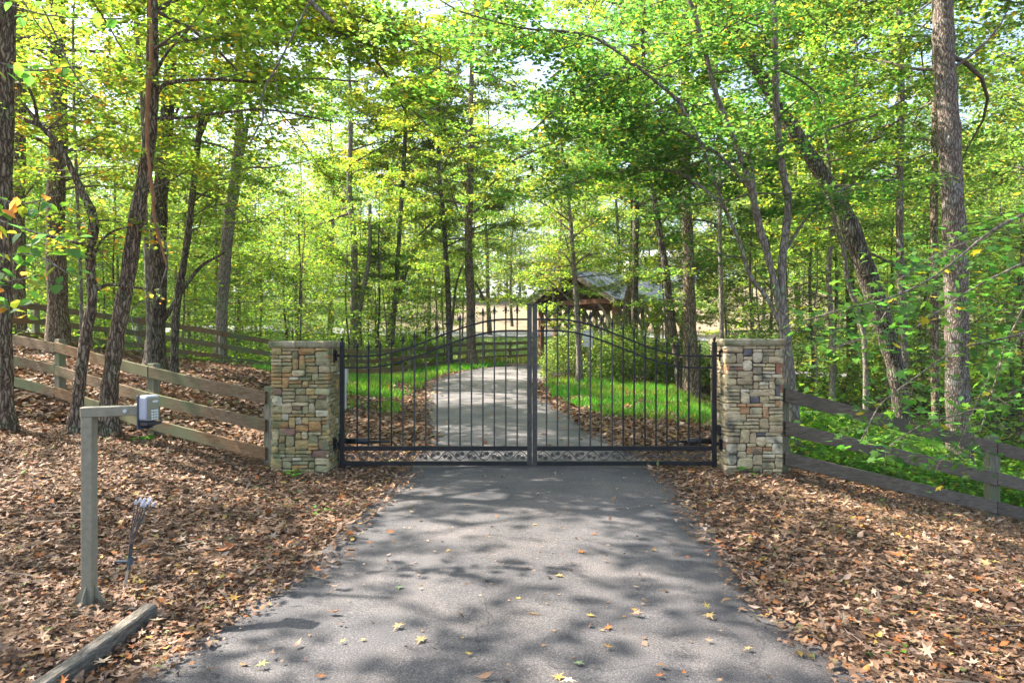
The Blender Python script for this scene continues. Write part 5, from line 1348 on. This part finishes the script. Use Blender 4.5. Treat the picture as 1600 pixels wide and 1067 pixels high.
# ---- understory trees: a few prototypes copied
def proto_tree(name, H, r, bark, crown, seed, label, group, cat='tree', zlo=.18, lean=.5):
    rng = random.Random(seed)
    P = [Vector((0, 0, -.3))]; p = Vector((0, 0, 0)); 
    n = 7; P.append(p.copy())
    for k in range(n):
        p = p + Vector((rng.gauss(0, .10) * lean, rng.gauss(0, .10) * lean, 1)) * (H / n); P.append(p.copy())
    rr = [r * 1.15, r * 1.1] + [max(.008, r * (1 - (k + 1) / (n + .5))) for k in range(n)]
    Q = catmull([(*a, b_) for a, b_ in zip(P, rr)], 3); PP = [Vector(q[:3]) for q in Q]; RR = [max(.006, q[3]) for q in Q]
    root = empty(name, (0, 0, 0), label, cat, group)
    mb = MB(); mb.tube(PP, RR, 8, True, rng, .05); mb.build('trunk', bark, root, smooth=True)
    cr = Crown(seed); c = dict(crown)
    size = c.pop('size'); base = c.pop('base'); pm = c.pop('leaf_m', 46); per_m = c.pop('per_m'); Lr = c.pop('L'); yel = c.pop('yellow', .04); tpl = c.pop('tpl', LEAF_KITE); scat = c.pop('scat', .1)
    cr.stem_branches(PP, RR, H * zlo, H * .99, per_m, Lr, 99, front=1.0, **c)
    parts = cr.leaves(size, base, pm, tpl, .5, .25, yel, scat) + cr.twig_parts()
    np_mesh('crown', parts, [leaf_mat, twig_mat], root)
    return root
def place(protos, spots, seed, smin=.85, smax=1.2):
    rng = random.Random(seed); used = set()
    for i, (x, y) in enumerate(spots):
        k = i % len(protos)
        o = protos[k] if k not in used else copy_tree(protos[k])
        used.add(k)
        s = rng.uniform(smin, smax)
        o.location = (x, y, g(x, y)); o.rotation_euler = (0, 0, rng.uniform(0, 6.28)); o.scale = (s, s, s * rng.uniform(.92, 1.1))
GL = 'saplings in the woods left of the drive'
sapL = [proto_tree('sapling', h, r, b_, dict(size=.10, base=c, per_m=pm, L=L), 500 + i, 'slender leafy sapling in the bright woods left of the drive', GL) for i, (h, r, b_, c, pm, L) in enumerate(
    [(6.0, .035, bark_grey, (.105, .175, .03), 5.5, (.8, 1.7)), (7.5, .05, bark_dark, (.10, .17, .028), 5, (1.0, 2.2)), (5.0, .03, bark_grey, (.11, .185, .03), 6, (.7, 1.5)), (9, .07, bark_tan, (.11, .185, .035), 4.5, (1.2, 2.6)), (6.5, .045, bark_dark, (.10, .175, .028), 5.5, (.9, 2.0))])]
rng = random.Random(60); spots = []
cand = 0
while len(spots) < 86 and cand < 9000:
    cand += 1
    y = rng.uniform(21, 46); x = rng.uniform(-.80 * y, -3.0)
    fx = -8.5 + (y - 20.2) * .62
    if x > fx - .8: continue
    if all((x - a) ** 2 + (y - b_) ** 2 > 1.7 for a, b_ in spots): spots.append((x, y))
place(sapL, spots, 61)
GRr = 'saplings in the woods right of the gate'
sapR = [proto_tree('sapling', h, r, b_, dict(size=.10, base=c, per_m=pm, L=L), 520 + i, 'slender leafy sapling in the woods right of the gate', GRr) for i, (h, r, b_, c, pm, L) in enumerate(
    [(6.5, .04, bark_grey, (.11, .185, .035), 5, (.9, 2.0)), (8.0, .05, bark_dark, MG, 4.6, (1.0, 2.4)), (5.2, .03, bark_grey, (.14, .21, .035), 5.5, (.8, 1.6)), (9.5, .07, bark_tan, MG, 4.4, (1.2, 2.6))])]
spots = []; cand = 0
while len(spots) < 46 and cand < 9000:
    cand += 1
    y = rng.uniform(16, 40); x = rng.uniform(6.6, .82 * y)
    px = 800 + x * F / y
    if px < 1150 and y > 17: continue
    if 27 < y < 32.5 and x < 15: continue
    if (x - 9) ** 2 + (y - 37) ** 2 < 30: continue
    if all((x - a) ** 2 + (y - b_) ** 2 > 2.2 for a, b_ in spots): spots.append((x, y))
place(sapR, spots, 62)
# tall mid-distance woodland trees
GM = 'tall woodland trees in the middle distance'
mid = [proto_tree('woodland_tree', h, r, b_, dict(size=.20, base=c, per_m=3.4, L=L, leaf_m=30, scat=.25), 540 + i, 'tall woodland tree standing in the middle distance', GM, zlo=.25) for i, (h, r, b_, c, L) in enumerate(
    [(17, .15, bark_dark, MG, (2.0, 4.0)), (19, .18, bark_tan, YG, (2.2, 4.4)), (15, .13, bark_grey, (.10, .16, .025), (1.8, 3.8))])]
spots = [(-20, 26), (-26, 33), (-17, 36), (-22, 43), (-12, 45), (-34, 45), (-26, 48), (12.5, 25), (17, 22), (21, 27), (15.5, 37), (24, 35), (29, 41), (20, 43), (-4.5, 37.5), (33, 34)]
spots += [(-1.5, 46), (3.5, 50.5), (8, 51), (13, 50), (18, 51), (-3, 53), (6, 57), (12, 58), (0, 60), (25, 52), (31, 53), (38, 52), (-9, 50), (-14, 53), (-21, 54), (-30, 55), (-38, 52), (22, 60), (30, 63)]
place(mid, spots, 63)
for i, (x, y, H, c, lab) in enumerate([(5.3, 23.8, 5.4, YG, 'young leafy tree rising out of the azalea bed before the covered bridge'), (6.3, 24.2, 6.0, YG, 'young tree with drooping boughs before the right end of the covered bridge'), (1.5, 24.6, 4.3, YG, 'small bright tree at the inside of the bend before the bridge gable'),
        (-5.4, 29.0, 6.2, MG, 'leafy young tree behind the driveway fence left of the bend'), (-2.9, 36.5, 6.5, YG, 'bright young tree beyond the far end of the driveway fence'),
        (7.9, 25.4, 6.0, YG, 'leafy young tree seen just left above the right pillar'), (9.3, 25.8, 6.6, MG, 'leafy young tree seen right above the right pillar'), (10.9, 34.5, 7.0, YG, 'young tree standing at the right end of the covered bridge'), (6.9, 31.6, 5.2, MG, 'low branching young tree in front of the long side of the covered bridge')]):
    px = 800 + x * F / y; z0 = g(x, y); f_ = F / y
    tree('young_tree', lab, 'tree', bark_grey, [[(px, 533.5 + (1.5 - z0) * f_, .09 * f_), (px + 3, 533.5 + (1.5 - z0 - 1.5) * f_, .08 * f_), (px - 2, 533.5 + (1.5 - z0 - 3) * f_, .06 * f_)]], y, z0 + H, C(z0 + 1.9, 6, (1.0, 2.2), size=.11, base=c, up=.1), 400 + i)
# ---- woods on the far hill
GF = 'forest trees along the top of the far hill'
far = [proto_tree('forest_tree', h, r, bark_grey, dict(size=.50, base=c, per_m=2.6, L=(2.4, 5.0), leaf_m=12.0, scat=.7, step=.42, up=.1), 560 + i, 'tall forest tree on the crest of the far hill', GF, zlo=.10, lean=.3) for i, (h, r, c) in enumerate([(21, .18, (.12, .18, .05)), (24, .2, (.09, .16, .055)), (18, .16, (.15, .20, .05))])]
spots = []; rng = random.Random(64)
for k in range(74):
    y = rng.uniform(90, 135); x = -88 + 176 * (k + rng.random()) / 74 
    if abs(x - 20.5) < 8 and y < 103: y += 14
    spots.append((x, y))
for x, y in ((-48, 66), (-38, 72), (-55, 60), (-30, 80), (-22, 72), (-62, 72), (46, 68), (54, 74), (60, 62), (50, 58), (40, 80), (-44, 58), (36, 74), (-34, 62)): spots.append((x, y))
place(far, spots, 65, .85, 1.2)

# light summer haze over the whole place
hz = MB(); hz.box((0, 195, 24), (840, 530, 64)); hm = bpy.data.materials.new('haze_air'); hm.use_nodes = True; hm.node_tree.nodes.clear()
ho = hm.node_tree.nodes.new('ShaderNodeOutputMaterial'); hp = hm.node_tree.nodes.new('ShaderNodeVolumePrincipled'); hp.inputs['Color'].default_value = (.88, .93, 1, 1); hp.inputs['Density'].default_value = .0004
hm.node_tree.links.new(hp.outputs[0], ho.inputs['Volume']); hz.build('haze', hm, None, kind='stuff')
tot = sum(len(o.data.loops) - 2 * len(o.data.polygons) for o in bpy.data.objects if o.type == 'MESH' and o.users_collection)
uniq = sum(len(m.loops) - 2 * len(m.polygons) for m in bpy.data.meshes)
print((('TRIS total', tot, 'unique', uniq, 'traced tree', TREE_TOTAL[0], 'litter', LITTER_TRIS)))
